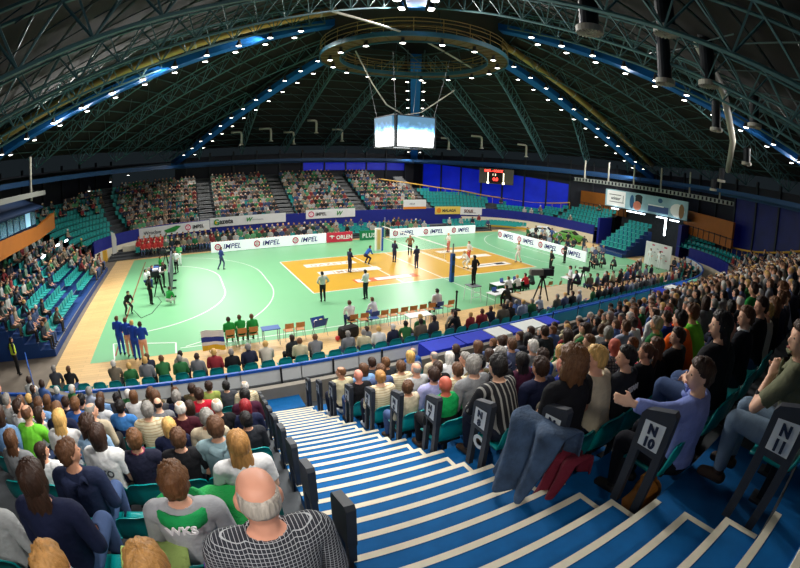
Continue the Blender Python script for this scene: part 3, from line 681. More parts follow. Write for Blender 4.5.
b = MB(); b.box((1.5, -.012, .95), (2.6, .012, 1.7), 0, 0); b.box((4.6, -.012, 1.15), (.9, .012, .8), .0, 1); b.ell((4.6, -.014, 1.5), (.5, .012, .28), 14, 6, 1); b.ell((4.45, -.02, .55), (.55, .012, .5), 14, 6, 2); b.ell((3.7, -.016, .9), (.3, .012, .75), 14, 6, 3)
b.box((7.2, -.012, .55), (2.6, .012, .7), 0, 4); b.box((6.9, -.014, .9), (2.0, .012, .12), 0, 0); b.ell((7.4, -.016, 1.5), (.3, .012, .25), 12, 6, 3); b.ell((10.1, -.016, .8), (.35, .012, .75), 14, 6, 5); b.ell((9.6, -.012, .8), (.9, .01, .7), 14, 6, 0)
b.build('printed_shapes', [M_inkwhite, mat('print_dark', (26, 34, 40), .6), mat('print_skin', (206, 120, 96), .6), mat('print_blue', (46, 92, 132), .6), mat('print_navy', (58, 84, 136), .6), mat('print_tan', (132, 98, 62), .6)], tv)
b = MB()
for z, x0, x1 in ((.55, .6, 2.6), (1.35, .5, 2.2)): b.box(((x0 + x1) / 2, -.022, z), (x1 - x0, .01, .07))
b.box((2.5, -.022, .95), (.07, .01, .85)); b.build('emblem', M_inkd, tv)
text('lettering', 'winter', .5, M_inkd, tv, (.75, -.025, .8), shear=.25, bold=.01)
b = MB()
for x0, x1 in ((1.4, 2.2), (3.5, 6.0), (6.9, 8.2), (8.8, 9.9)): b.box(((x0 + x1) / 2, 0, 0), (x1 - x0, .12, .1))
b.M = Matrix.Identity(4)
for i, (y, L_, z) in enumerate(((-.3, .9, 4.35), (-3.2, 2.4, 4.35), (-6.6, 1.3, 4.35), (-8.2, 1.1, 4.3))):
    b = MB(); b.box((0, 0, 0), (.14, L_, .1)); o = b.build('tube_light', mat('tube_glow', (230, 246, 255), .4, emit=9), loc=(XG - .1, y, z)); tag(o, f'{nth(i)} white tube light under the wide billboard', 'tube light')
b = MB(); b.box((0, 0, 0), (.12, .18, 1.7)); tag(b.build('tube_light', MATS['tube_glow'], loc=(27.8, -6.2, 3.2)), 'upright white tube light inside the gateway', 'tube light')
tr = empty('catwalk_truss', (26.6, 6.5, 6.9), -PI / 2); tag(tr, 'pale perforated catwalk girder hanging above the billboard', 'girder')
M_lattice = mat('girder_pale', (150, 154, 150), .55)
b = MB(); L_ = 22
b.box((L_ / 2, 0, .38), (L_, .5, .05)); b.box((L_ / 2, 0, 0), (L_, .5, .05))
for i in range(45): b.box((.25 + i * L_ / 45, -.24, .19), (.26, .04, .36))
b.build('girder', M_lattice, tr)
for i in range(6):
    b = MB(); b.cyl((1.5 + 3.6 * i, 0, .4), (1.5 + 3.6 * i, 0, 2.6), .1, 8); b.build('hanger', M_pale, tr)
poster = empty('backdrop_panel', (21.5, -7.4, 0), -PI / 2); tag(poster, 'tall white interview panel printed with small logos beside the gateway', 'panel')
b = MB(); b.bbox((1.5, .05, 1.12), (3.0, .08, 2.24), .015); b.build('panel', M_banner, poster)
b = MB()
for i, (x, z, s, m) in enumerate(((.9, 2.0, .3, 0), (2.3, 2.0, .34, 0), (1.4, 1.7, .2, 1), (1.9, 1.55, .26, 0), (1.1, 1.35, .2, 1), (1.6, 1.25, .2, 0), (2.2, 1.25, .2, 1), (.8, .9, .22, 0), (2.5, .8, .2, 0), (1.4, .6, .2, 1))): b.box((x, 0, z), (s, .012, s * .4), 0, m)
b.build('logo', [M_pink, M_inkgrey], poster)
b = MB()
for x in (.3, 2.7): b.box((x, .25, .03), (.06, .7, .06))
b.build('stand_foot', M_dark, poster)
# bleachers: tip-up benches on stepped blue decks. rows rise away from the court
M_bench = mat('bench_teal', (96, 176, 166), .45, var=.05); M_bleach = mat('bleacher_blue', (22, 60, 120), .6)
def bleacher(x0, dirx, y0, y1, rows, label, gap=None):
    o = empty('bleacher', (x0, 0, 0)); tag(o, label, 'bleacher'); b = MB()
    for r in range(rows):
        xa = dirx * .85 * r; z = .35 + .36 * r
        b.box((xa + dirx * .425, (y0 + y1) / 2, z / 2), (.85, y1 - y0, z))
    b.build('deck', M_bleach, o)
    for r in range(rows):
        e = MB(); e.box((dirx * .85 * r + dirx * .02, (y0 + y1) / 2, .35 + .36 * r + .012), (.05, y1 - y0, .025)); e.build('step_edge', M_grey, o)
    return o
def bench_z(r): return .35 + .36 * r
BL = bleacher(-23.4, -1, -9.2, 8.2, 7, 'tall stepped blue bleacher facing the end of the court by the press box')
BR = bleacher(21.2, 1, -4.9, -1.3, 7, 'short stepped bleacher with pale benches beside the gateway')
# press box on the short side behind the bleacher
pb = empty('press_box', (-26.6, 0, .55)); tag(pb, 'ochre fronted press box with a row of blue windows above the bleacher', 'press box')
b = MB(); b.add([(0, -16, 3.9), (0, 3.2, 4.0), (0, 8.8, 4.9), (0, 8.8, 3.1), (0, 3.0, 3.2)], []);
P1 = [(0, -13, 3.85), (0, .0, 3.7), (0, 4.0, 3.9), (0, 4.0, 5.0), (0, .6, 4.55), (0, -13, 4.8)]
b = MB(); b.add(P1 + [(-.3, y, z) for _, y, z in P1], [(0, 1, 4, 5), (1, 2, 3, 4), (6, 11, 10, 7), (7, 10, 9, 8), (0, 6, 7, 1), (1, 7, 8, 2), (2, 8, 9, 3), (3, 9, 10, 4), (4, 10, 11, 5)]); b.build('front_panel', M_ochre, pb)
b = MB(); b.box((-.9, -6.5, 5.2), (1.5, 13, 1.4)); b.add([(.5, -13, 5.75), (.5, 0, 5.75), (-1.8, 0, 6.7), (-1.8, -13, 6.7)], [(0, 1, 2, 3)]); b.box((-.6, -6.5, 5.7), (2.2, 13, .06)); b.build('cabin', mat('press_blue', (10, 28, 52), .9, spec=.1), pb)
for i in range(12):
    b = MB(); y = -12.3 + i * 1.06; b.box((-.12, y, 5.15), (.05, .85, .8)); w_ = b.build('window', M_glass if i % 5 else mat('window_lit', (150, 200, 230), .3, emit=.6), pb)
b = MB()
for y in (-12, -6, 0): b.cyl((-.4, y, 6.2), (-.4, y, 9.0), .09, 8)
b.build('roof_post', M_pale, pb)
b = MB(); b.box((.3, -6, 6.6), (.5, 13, .28)); b.build('girder', mat('girder_dull', (96, 98, 94), .6), pb)
# entrance strip lights under the press box
for i, (y, z) in enumerate(((5.5, 3.0), (8.2, 2.9), (1.5, 2.9))):
    b = MB(); b.box((0, 0, 0), (.1, .8, .12)); tag(b.build('tube_light', MATS['tube_glow'], loc=(-27.0, y, z)), f'{nth(i)} short tube light below the ochre press box front', 'tube light')
ybx = MB(); ybx.bbox((0, 0, .5), (.9, .5, 1.0), .02); tag(ybx.build('yellow_box', mat('sign_yellow', (226, 176, 66), .6), loc=(-24.6, 12.6, .0)), 'upright yellow box near the corner bleacher', 'box')
fl = MB(); fl.cyl((0, 0, 0), (0, 0, 2.6), .02, 6); f_ = fl.build('beach_flag', M_grey, loc=(-23.6, 12.8, 0)); tag(f_, 'slim white and blue feather flag by the corner bleacher', 'flag')
fl = MB(); fl.add([(.02, 0, .5), (.42, 0, .6), (.5, 0, 1.9), (.36, 0, 2.4), (.02, 0, 2.6)], [(0, 1, 2, 3, 4)]); fl.add([(.02, .01, .5), (.42, .01, .6), (.5, .01, 1.9), (.36, .01, 2.4), (.02, .01, 2.6)], [(4, 3, 2, 1, 0)]); fl.build('flag_cloth', M_banner, f_)
cw = MB(); cw.box((0, 0, .45), (5.5, .3, .9), 0, 0); cw.box((0, 0, .12), (5.52, .32, .22), 0, 1); structure(cw.build('wall_corner_cream', [M_cream, mat('base_yellow', (206, 170, 50), .6)], loc=(-20.0, 14.2, 0)))
o_ = MB()
for i in range(22):
    a0 = math.radians(4 + i * 3.9); a1 = math.radians(4 + (i + 1) * 3.9)
    P = lambda a, r, z: (CX + r * math.cos(a), CY + r * math.sin(a) - 1.5, z)
    o_.quad(P(a0, 8.6, 0), P(a0, 8.6, 1.0), P(a1, 8.6, 1.0), P(a1, 8.6, 0), 0); o_.quad(P(a0, 8.58, 0), P(a0, 8.58, .25), P(a1, 8.58, .25), P(a1, 8.58, 0), 1)
    P2 = lambda a, r, z: (CX + r * math.cos(-a), -CY + r * math.sin(-a) + 1.2, z)
    o_.quad(P2(a0, 8.6, 0), P2(a1, 8.6, 0), P2(a1, 8.6, 1.0), P2(a0, 8.6, 1.0), 0)
structure(o_.build('wall_corner_curve', [M_cream, MATS['base_yellow']]))
# ================================================================== COURT EQUIPMENT
def net():
    for s, lab in ((1, 'white and yellow padded net post on the far sideline'), (-1, 'blue padded net post on the bench side')):
        o = empty('net_post', (0, s * 5.5, 0)); tag(o, lab, 'net post')
        b = MB(); b.cyl((0, 0, 0), (0, 0, 2.55), .05, 10); b.build('pole', M_grey, o)
        if s > 0:
            b = MB(); b.bbox((-.12, -.02, 1.0), (.52, .3, 2.0), .04); b.build('padding', M_inkwhite, o); b = MB(); b.box((-.12, -.18, 1.0), (.3, .02, 1.7)); b.build('advert_strip', mat('strip_yellow', (206, 190, 120), .6), o); b = MB(); b.bbox((.24, -.02, 1.0), (.18, .3, 2.0), .03); b.build('side_padding', M_rail_blue, o)
        else:
            b = MB(); b.bbox((0, 0, .95), (.26, .26, 1.9), .04); b.build('padding', mat('pad_blue', (26, 74, 150), .6), o); b = MB(); b.box((0, -.14, .9), (.2, .02, .5)); b.box((0, -.14, 1.6), (.2, .02, .3)); b.build('dark_patch', M_inkd, o)
    o = empty('volleyball_net', (0, 0, 0)); tag(o, 'thin volleyball net with white tapes stretched across the orange court', 'net')
    b = MB()
    for z in (2.22, 1.26): b.box((0, 0, z), (.02, 9.6, .07 if z > 2 else .04))
    b.build('tape', M_inkwhite, o)
    b = MB()
    for i in range(61): b.cyl((0, -4.75 + 9.5 * i / 60, 1.26), (0, -4.75 + 9.5 * i / 60, 2.22), .0025, 3, cap=False)
    for i in range(1, 7): b.cyl((0, -4.75, 1.26 + .137 * i), (0, 4.75, 1.26 + .137 * i), .0025, 3, cap=False)
    b.build('netting', M_inkd, o)
    for y in (-4.5, 4.5):
        b = MB(); b.cyl((.02, y, 1.26), (.02, y, 3.05), .012, 6); b.build('antenna', M_inkwhite, o)
net()
# referee stand
rs = empty('referee_stand', (-1.25, -9.4, 0)); tag(rs, 'white tubular referee stand under the standing referee', 'referee stand')
b = MB()
for x in (-.3, .3):
    for y in (-.3, .3): b.cyl((x * 1.2, y * 1.2, 0), (x, y, .9), .022, 6)
for z in (.3, .6): b.cyl((-.33, -.33, z), (.33, -.33, z), .018, 6)
b.build('frame', M_inkwhite, rs); b = MB(); b.bbox((0, 0, .92), (.7, .7, .05), .01); b.build('platform', M_grey, rs)
# wooden stacking chairs of the benches
M_wood = mat('chair_wood', (190, 130, 76), .5, var=.1, vscale=6, stretch=(1, 8, 1)); M_chairmetal = mat('chair_tube', (150, 154, 150), .4, metal=.6)
def chair_proto():
    o = empty('stacking_chair')
    b = MB(); b.bbox((0, 0, .45), (.4, .4, .025), .01); b.build('seat', M_wood, o)
    b = MB()
    for i in range(6):
        t0, t1 = -.2 + .4 * i / 6, -.2 + .4 * (i + 1) / 6; y = lambda t: -.2 - .03 * (1 - (t / .2) ** 2)
        b.add([(t0, y(t0), .6), (t1, y(t1), .6), (t1, y(t1) - .03, .84), (t0, y(t0) - .03, .84), (t0, y(t0) - .015, .6), (t1, y(t1) - .015, .6), (t1, y(t1) - .045, .84), (t0, y(t0) - .045, .84)], [(0, 1, 2, 3), (5, 4, 7, 6), (0, 4, 5, 1), (3, 2, 6, 7)])
    b.build('backrest', M_wood, o)
    for sx in (-1, 1):
        b = MB(); b.tube([(sx * .2, .2, 0), (sx * .18, .17, .44), (sx * .18, -.17, .44)], .012, 6); b.build('leg', M_chairmetal, o)
        b = MB(); b.tube([(sx * .21, -.24, 0), (sx * .18, -.17, .44), (sx * .18, -.245, .84)], .012, 6); b.build('leg', M_chairmetal, o)
    return o
CP = chair_proto(); CHX = [(-14.7, -10.5), (-14.17, -10.5), (-13.66, -10.5), (-12.11, -10.7), (-11.6, -10.7), (-9.09, -10.7), (-8.55, -10.7), (-7.55, -10.7), (-7.03, -10.7), (-6.5, -10.7), (-5.98, -10.7), (-5.46, -10.7), (-4.93, -10.7), (-3.8, -10.7)]
for i, (x, y) in enumerate(CHX):
    o = CP if i == 0 else dup(CP); o.location = (x, y, .008); o.rotation_euler.z = .04 * math.sin(i * 3)
    lab = f'wooden stacking chair on the bench line, {nth(i)} counted from the draped flag'
    tag(o, lab, 'chair', 'wooden chairs of the team benches')
for i, (x, y) in enumerate(((4.2, -10.2), (4.9, -10.4), (5.6, -10.5), (9.6, -10.6), (10.3, -10.5), (2.4, -11.0), (.2, -11.4))):
    o = dup(CP, (x, y, .008), .3 * i); tag(o, f'wooden stacking chair near the television platform, {nth(i)} in its scatter', 'chair', 'wooden chairs near the television platform')
M_bluec = mat('chair_blue', (34, 70, 150), .5)
for x, l in ((-4.45, 'blue covered bench chair under the man in white'), (-8.0, 'blue covered bench chair beside the empty wooden ones')):
    o = dup(CP, (x, -10.7, .008), 0); tag(o, l, 'chair')
    for c in o.children:
        if c.name.startswith(('seat', 'backrest')): c.data = c.data.copy(); c.data.materials[0] = M_bluec
b = MB(); b.cyl((0, 0, 0), (0, 0, 1.0), .05, 10); b.box((0, 0, .03), (.45, .3, .06)); b.ell((0, 0, 1.03), (.07, .07, .08), 10, 6); tag(b.build('winch_post', M_black, loc=(-3.1, -10.4, .01)), 'short black post on a flat foot at the end of the wooden chairs', 'post')
# flag draped over a chair at the end of the bench
o = dup(CP, (-15.5, -10.6, .008), 0); tag(o, 'wooden chair hidden under a draped striped flag', 'chair')
b = MB(); nx, nz = 10, 12
def fl_p(i, j):
    u, v = i / nx, j / nz; return (-.5 + u * 1.0, -.3 + .05 * math.sin(u * 9 + v * 3) - .06 * v, .98 - v * .85 + .04 * math.sin(u * 5))
vs = [fl_p(i, j) for j in range(nz + 1) for i in range(nx + 1)]; fs = []; mi = []
for j in range(nz):
    for i in range(nx): a = j * (nx + 1) + i; b.add([vs[a], vs[a + nx + 1], vs[a + nx + 2], vs[a + 1]], [(0, 1, 2, 3)], 0 if j < 4 else 1 if j < 7 else 0 if j < 9 else 2)
tag(b.build('flag', [mat('flag_white', (224, 226, 232), .8), mat('flag_blue', (44, 62, 150), .8), mat('flag_yellow', (230, 184, 50), .8)], loc=(-15.5, -10.6, 0)), 'white blue and yellow flag draped over the end chair', 'flag')
# bags, balls and carts by the benches
b = MB(); b.bbox((0, 0, .3), (.9, .5, .55), .16); o = b.build('sports_bag', M_black, loc=(-9.6, -11.5, 0), rz=.2); tag(o, 'big black sports bag behind the benches', 'bag'); b = MB(); b.tube([(-.3, 0, .55), (-.1, 0, .72), (.1, 0, .72), (.3, 0, .55)], .02, 6); b.build('handle', M_dark, o)
o = empty('ball_cart', (-10.7, -10.8, 0), .2); o.scale = (.78, .78, .9); tag(o, 'folding ball cart with blue cloth hammock', 'ball cart')
b = MB()
for x in (-.4, .4): b.cyl((x, -.25, 0), (x, .25, .95), .015, 6); b.cyl((x, .25, 0), (x, -.25, .95), .015, 6)
b.build('frame', M_grey, o); b = MB(); b.add([(-.45, -.27, .95), (.45, -.27, .95), (.45, 0, .5), (-.45, 0, .5), (.45, .27, .95), (-.45, .27, .95)], [(0, 1, 2, 3), (3, 2, 4, 5)]); b.build('hammock', mat('hammock_blue', (36, 74, 158), .7), o)
for i, (x, y, z, c, l) in enumerate(((-10.15, -11.6, .12, (214, 60, 60), 'red ball on the floor beside the black bag'), (-10.6, -10.75, .68, (236, 220, 90), 'yellow ball lying in the ball cart'), (-10.85, -10.8, .68, (240, 240, 240), 'white ball lying in the ball cart'))):
    b = MB(); b.ell((0, 0, 0), (.11, .11, .11), 14, 10); tag(b.build('volleyball', mat(f'ball_{i}', c, .5), loc=(x, y, z), smooth=True), l, 'ball')
def table(name, x, y, L_, W_, z, m, label, rz=0, skirt=None, h=.74):
    o = empty(name, (x, y, z), rz); tag(o, label, 'table'); b = MB(); b.bbox((0, 0, h), (L_, W_, .04), .01); b.build('tabletop', m, o)
    for sx in (-1, 1):
        for sy in (-1, 1): b = MB(); b.cyl((sx * (L_ / 2 - .06), sy * (W_ / 2 - .06), 0), (sx * (L_ / 2 - .06), sy * (W_ / 2 - .06), h), .018, 6); b.build('leg', M_grey, o)
    if skirt: b = MB(); b.box((0, -W_ / 2 - .01, h - .22), (L_, .015, .46)); b.box((0, W_ / 2 + .01, h - .22), (L_, .015, .46)); b.build('cloth_skirt', skirt, o)
    return o
M_gcloth = mat('cloth_green', (28, 120, 66), .8)
table('officials_table', 1.7, -9.2, 2.6, .7, .008, M_inkwhite, 'officials table with a green skirt beside the referee stand', .05, M_gcloth)
table('officials_table', -.3, -10.6, 1.5, .7, .008, M_white, 'pale table with an open laptop near the referee stand', .2)
table('officials_table', 7.2, -9.9, 2.4, .7, .008, M_white, 'pale table behind the television platform', .1)
table('bench_table', -6.3, -11.9, 1.2, .6, .008, M_white, 'low pale table behind the wooden chairs')
table('bench_table', -12.95, -10.9, .8, .5, .008, mat('top_blue', (60, 100, 170), .5), 'low blue topped table behind the green shirts')
for i, (x, y, z, rz) in enumerate(((-.55, -10.55, .77, 0), (1.2, -9.2, .77, .2), (2.3, -9.2, .77, -.1))):
    o = empty('laptop', (x, y, z), rz); tag(o, f'open laptop on the officials tables, {nth(i)} from the referee stand', 'laptop'); b = MB(); b.bbox((0, 0, .01), (.34, .24, .018), .004); b.build('base', M_dark, o); b = MB(); b.box((0, .13, .13), (.34, .012, .23), 0, 0, -.2); b.build('screen', mat('laptop_glow', (60, 90, 160), .3, emit=.3), o)
# blue covered tables in the near walkway, white sheets between
M_bcloth = mat('cloth_royal', (20, 48, 190), .7, var=.12, vscale=3); M_wcloth = mat('cloth_white', (226, 230, 226), .7)
def covered(x0, x1, m, label, i):
    o = empty('covered_table', ((x0 + x1) / 2, -17.0, .84)); o.scale = (1, 1, 1.12); tag(o, label, 'table', None)
    b = MB(); L_ = x1 - x0; n = int(L_ / .2); b.bbox((0, 0, .74), (L_, .8, .03), .01)
    for s in (-1, 1):
        for k in range(n): a0, a1 = -L_ / 2 + L_ * k / n, -L_ / 2 + L_ * (k + 1) / n; w = lambda t: s * (.41 + .025 * math.sin(t * 14)); b.quad((a0, w(a0), .06), (a1, w(a1), .06), (a1, s * .4, .74), (a0, s * .4, .74))
        b.quad((s * L_ / 2, -.4, .06), (s * L_ / 2, .4, .06), (s * L_ / 2, .4, .75), (s * L_ / 2, -.4, .75))
    b.build('tablecloth', m, o)
    b = MB()
    for sx in (-1, 1): b.cyl((sx * (L_ / 2 - .1), 0, 0), (sx * (L_ / 2 - .1), 0, .73), .03, 6); b.box((sx * (L_ / 2 - .1), 0, .02), (.06, .6, .04))
    b.build('trestle', M_grey, o)
for i, (x0, x1, m, l) in enumerate(((-9.1, -7.7, M_bcloth, 'royal blue covered table at the end near the stairs'), (-7.65, -6.4, M_bcloth, 'royal blue covered table, second from the stairs end'), (-6.35, -5.55, M_wcloth, 'white covered table between blue covered ones'), (-5.5, -5.05, M_bcloth, 'short royal blue covered table between two white ones'), (-5.0, -3.7, M_wcloth, 'longer white covered table in the walkway'), (-3.65, -2.9, M_bcloth, 'royal blue covered table at the far end of the row'))): covered(x0, x1, m, l, i)
# glass guard along the walkway
M_tealglass = mat('guard_glass', (40, 168, 200), .15, spec=.6, alpha=.62)
gg = empty('glass_guard', (0, -16.5, .84)); tag(gg, 'long turquoise glass guard along the near walkway', 'guard rail')
for i in range(5):
    x = -2.3 + i * 1.75; b = MB(); b.box((x + .85, 0, .42), (1.62, .02, .66)); b.build('glass_pane', M_tealglass, gg)
for i in range(6): b = MB(); b.cyl((-2.35 + i * 1.75, 0, 0), (-2.35 + i * 1.75, 0, .92), .025, 8); b.build('post', M_dark, gg)
b = MB(); b.cyl((-2.4, 0, .9), (6.5, 0, .9), .03, 8); b.build('handrail', M_rail_blue, gg)
M_lb = mat('crate_blue', (36, 96, 196), .5)
for i, (x, y, s, m, l) in enumerate(((7.3, -16.8, .9, mat('sheet_navy', (24, 50, 170), .7), 'navy covered box at the end of the glass guard'), (8.9, -16.8, 1.1, M_wcloth, 'white covered box beyond the glass guard'), (10.8, -16.8, 1.5, M_lb, 'light blue covered stall in the walkway'), (12.8, -16.9, 1.4, mat('sheet_mint', (120, 200, 170), .7), 'mint green covered stall in the walkway'))):
    b = MB(); b.bbox((0, 0, .4), (s, .7, .8), .04); tag(b.build('covered_stall', m, loc=(x, y, .84)), l, 'stall')
# television platform, camera on tripod
pf = empty('camera_platform', (2.6, -13.0, 0)); tag(pf, 'beige raised platform carrying the television camera', 'platform')
b = MB(); b.bbox((0, 0, .76), (5.4, 3.6, .08), .01); b.build('deck', mat('platform_ply', (196, 178, 146), .7, var=.08, vscale=2), pf)
b = MB(); b.box((0, -1.75, .38), (5.3, .05, .7)); b.box((0, 1.75, .38), (5.3, .05, .7)); b.box((-2.65, 0, .38), (.05, 3.4, .7)); b.box((2.65, 0, .38), (.05, 3.4, .7)); b.build('skirt', mat('platform_skirt', (60, 66, 90), .7), pf)
def tripod_cam(x, y, z, rz, label, s=1.0, box=True):
    o = empty('television_camera', (x, y, z), rz); tag(o, label, 'camera')
    for k in range(3): t = 2 * PI * k / 3 + .5; b = MB(); b.tube([(.45 * s * math.cos(t), .45 * s * math.sin(t), 0), (.05 * math.cos(t), .05 * math.sin(t), 1.2 * s)], [.035 * s, .045 * s], 8); b.build('leg', M_black, o)
    b = MB(); b.bbox((0, 0, 1.27 * s), (.24 * s, .3 * s, .14 * s), .02); b.build('pan_head', M_black, o)
    b = MB(); b.bbox((0, -.25 * s, 1.5 * s), (.3 * s, .6 * s, .34 * s), .03); b.build('body', M_dark, o)
    b = MB(); b.bbox((0, .35 * s, 1.5 * s), (.28 * s, .75 * s, .3 * s), .03) if box else b.cyl((0, 0, 1.5 * s), (0, .4 * s, 1.5 * s), .08 * s, 12)
    b.cyl((0, .7 * s, 1.5 * s), (0, .76 * s, 1.5 * s), .12 * s, 14); b.build('lens', mat('lens_box', (130, 128, 120), .6), o)
    b = MB(); b.bbox((.0, -.5 * s, 1.74 * s), (.2 * s, .14 * s, .14 * s), .02); b.build('viewfinder', M_black, o)
    b = MB(); b.tube([(.08, -.2, 1.25 * s), (.22, -.7 * s, 1.1 * s)], .015, 6); b.build('pan_bar', M_black, o)
tripod_cam(.55, -13.0, .8, 1.2, 'large grey box-lens television camera on its tripod', 1.05)
tripod_cam(5.4, -12.0, .8, .4, 'small black video camera at the far corner of the platform', .75, False)
tripod_cam(-18.2, -1.2, .008, -1.3, 'black video camera on tripod among the end line crew', .95, False)
tripod_cam(-18.0, 6.6, .008, -1.3, 'black video camera on tripod behind the grey screen', .9, False)
# dark grey screen standing on the end line, seen nearly edge-on
o = empty('portable_screen', (-17.45, 1.0, 0), 0); tag(o, 'tall dark grey screen standing near the end line', 'screen')
b = MB(); b.bbox((0, 0, .95), (.12, 7.0, 1.5), .03); b.build('panel', mat('screen_back', (72, 76, 84), .6), o); b = MB()
for y in (-3, -1, 1, 3): b.box((0, y, .08), (.6, .08, .1)); b.cyl((0, y, .1), (0, y, .3), .03, 6)
b.build('stand_foot', M_dark, o)
# umbrella-like chair with beige cover at the end line
o = table('crew_table', -18.6, 2.6, .8, 2.2, .008, M_white, 'white crew table behind the grey screen')
for i, (y, c) in enumerate(((3.2, (30, 34, 60)), (2.6, (50, 90, 160)), (2.0, (210, 210, 214)))):
    b = MB(); b.bbox((0, 0, .14), (.4, .34, .28), .03); tag(b.build('equipment_case', mat(f'case_{i}', c, .6), loc=(-18.6, y, .77)), ('dark case', 'blue case', 'pale case')[i] + ' on the white crew table', 'case')
b = MB(); b.tube([(-19.8, -3.6, .02), (-19.2, -5.2, .02), (-18.6, -4.6, .02), (-18.1, -2.6, .02), (-18.4, -1.4, .02)], .02, 5); tag(b.build('floor_cable', M_inkd), 'dark cable curling over the green floor to the crew', 'cable')
# two cars shown behind the end boards
def car(x, y, rz, rgb, label):
    o = empty('car', (x, y, .0), rz); o.scale = (.88, .88, .88); tag(o, label, 'car'); pr = [(-1.9, .35), (-1.95, .7), (-1.75, .95), (-1.3, 1.02), (-.8, 1.42), (.5, 1.45), (1.1, 1.02), (1.8, .88), (1.98, .6), (1.95, .35)]; b = MB(); n = len(pr)
    for s in (0,):
        A = [(px, -.82 + (.12 if pz > 1.2 else 0), pz) for px, pz in pr]; B = [(px, .82 - (.12 if pz > 1.2 else 0), pz) for px, pz in pr]; b.add(A + B, [tuple(range(n))[::-1], tuple(range(n, 2 * n))] + [(i, (i + 1) % n, n + (i + 1) % n, n + i) for i in range(n)])
    b.build('body', mat('paint_' + label[:5], rgb, .3, spec=.6), o)
    b = MB()
    for s in (-1, 1): b.add([(-1.15, s * .8, 1.04), (-.75, s * .73, 1.36), (.45, s * .73, 1.38), (.95, s * .8, 1.04)], [(0, 1, 2, 3)])
    b.add([(1.12, -.7, 1.04), (1.12, .7, 1.04), (.56, .62, 1.43), (.56, -.62, 1.43)], [(0, 1, 2, 3)]); b.build('window', mat('car_glass', (30, 40, 46), .1), o)
    for px in (-1.2, 1.25):
        for s in (-1, 1): b = MB(); b.cyl((px, s * .7, .32), (px, s * .86, .32), .32, 16); w_ = b.build('wheel', M_black, o); b = MB(); b.cyl((px, s * .85, .32), (px, s * .875, .32), .18, 12); b.build('hubcap', M_grey, w_)
car(21.2, 6.4, -1.0, (236, 238, 238), 'white car parked behind the end boards'); car(22.4, 3.4, -1.3, (92, 150, 52), 'light green car parked behind the end boards')
# blue barrier at the corner of the court floor
o = empty('crowd_barrier', (-23.9, -11.9, 0), 2.0); tag(o, 'pale blue tubular crowd barrier at the floor corner', 'barrier')
b = MB(); b.tube([(-.9, 0, 0), (-.9, 0, 1.05), (.9, 0, 1.05), (.9, 0, 0)], .025, 6); b.cyl((-.9, 0, .25), (.9, 0, .25), .02, 6); b.build('frame', M_rail_blue, o); b = MB()
for i in range(12): b.cyl((-.8 + i * .145, 0, .25), (-.8 + i * .145, 0, 1.05), .01, 4)
b.build('bars', mat('bar_paleblue', (150, 180, 220), .5), o)
# ================================================================== STAIR RAILS WITH ROW SIGNS
M_sign = mat('sign_plate', (214, 220, 222), .5); M_signink = mat('sign_ink', (22, 34, 60), .5)
def stair_rail(x, n, s, label, sign=None, letter=None):
    """frame of two flat posts and a wide sloped top panel at the end of seat row n"""
    o = empty('stair_rail', (x, -18.4 - .9 * (n - 1) - .55, RZ(n) + .24), 0); tag(o, label, 'stair rail', 'rails at the ends of the seat rows')
    lean = -.03
    def P(u, h): return (0, lean * h / .95 - u * .27, h)          # u 0 front .. 1 rear
    for u0, u1 in ((0, .24), (.76, 1)):
        b = MB(); w_ = .028
        A = [P(u0, 0), P(u1, 0), P(u1, .56), P(u0, .56)]; b.add([(-w_ + a[0], a[1], a[2]) for a in A] + [(w_ + a[0], a[1], a[2]) for a in A], [(3, 2, 1, 0), (4, 5, 6, 7), (0, 1, 5, 4), (1, 2, 6, 5), (2, 3, 7, 6), (3, 0, 4, 7)]); b.build('post', M_rail, o)
    b = MB(); A = [P(0, .52), P(1, .50), P(1, .86), P(.9, .89), P(.1, .83), P(0, .79)]; k = len(A); w_ = .034
    b.add([(-w_ + a[0], a[1], a[2]) for a in A] + [(w_ + a[0], a[1], a[2]) for a in A], [tuple(range(k))[::-1], tuple(range(k, 2 * k))] + [(i, (i + 1) % k, k + (i + 1) % k, k + i) for i in range(k)]); b.build('top_panel', M_rail, o)
    if sign:
        b = MB(); fx = -.04
        A = [P(.18, .565), P(.82, .56), P(.82, .78), P(.18, .765)]; b.add([(fx, a[1], a[2]) for a in A], [(0, 1, 2, 3)]); p_ = b.build('sign_plate', M_sign, o)
        for s_, hh in ((sign[0], .68), (sign[1:], .58)):
            c = P(.5, hh); t_ = text('lettering', s_, .10, M_signink, p_, (fx - .006, c[1], c[2]), (PI / 2, 0, -PI / 2), bold=.006, align='CENTER', extrude=.002)
    if letter:
        c = P(.5, .3); text('lettering', letter, .2, M_sign, o, (-.02, c[1], c[2]), (PI / 2, 0, -PI / 2), bold=.01, align='CENTER')
    return o
for n in range(1, 12):
    sg = {7: 'N7', 8: 'N8', 9: 'N9', 10: 'N10', 11: 'N11'}.get(n, f'N{n}')
    stair_rail(XA1 + .08, n, 1, f'dark stair rail with row plate {sg} at the end of its row' if n > 6 else f'dark stair rail with small plate, {nth(n - 1)} up from the foot of the stairs', sg, 'C' if n == 8 else None)
for n in range(1, 10):
    yy_ = 18.95 + .9 * (n - 1); r_ = stair_rail(XA0 + .0 + .6 * max(0, (25.5 - yy_) / 6.5), n, -1, f'dark stair rail on the checked-shirt side, {nth(n - 1)} up from the foot of the stairs'); r_.location.z -= .14
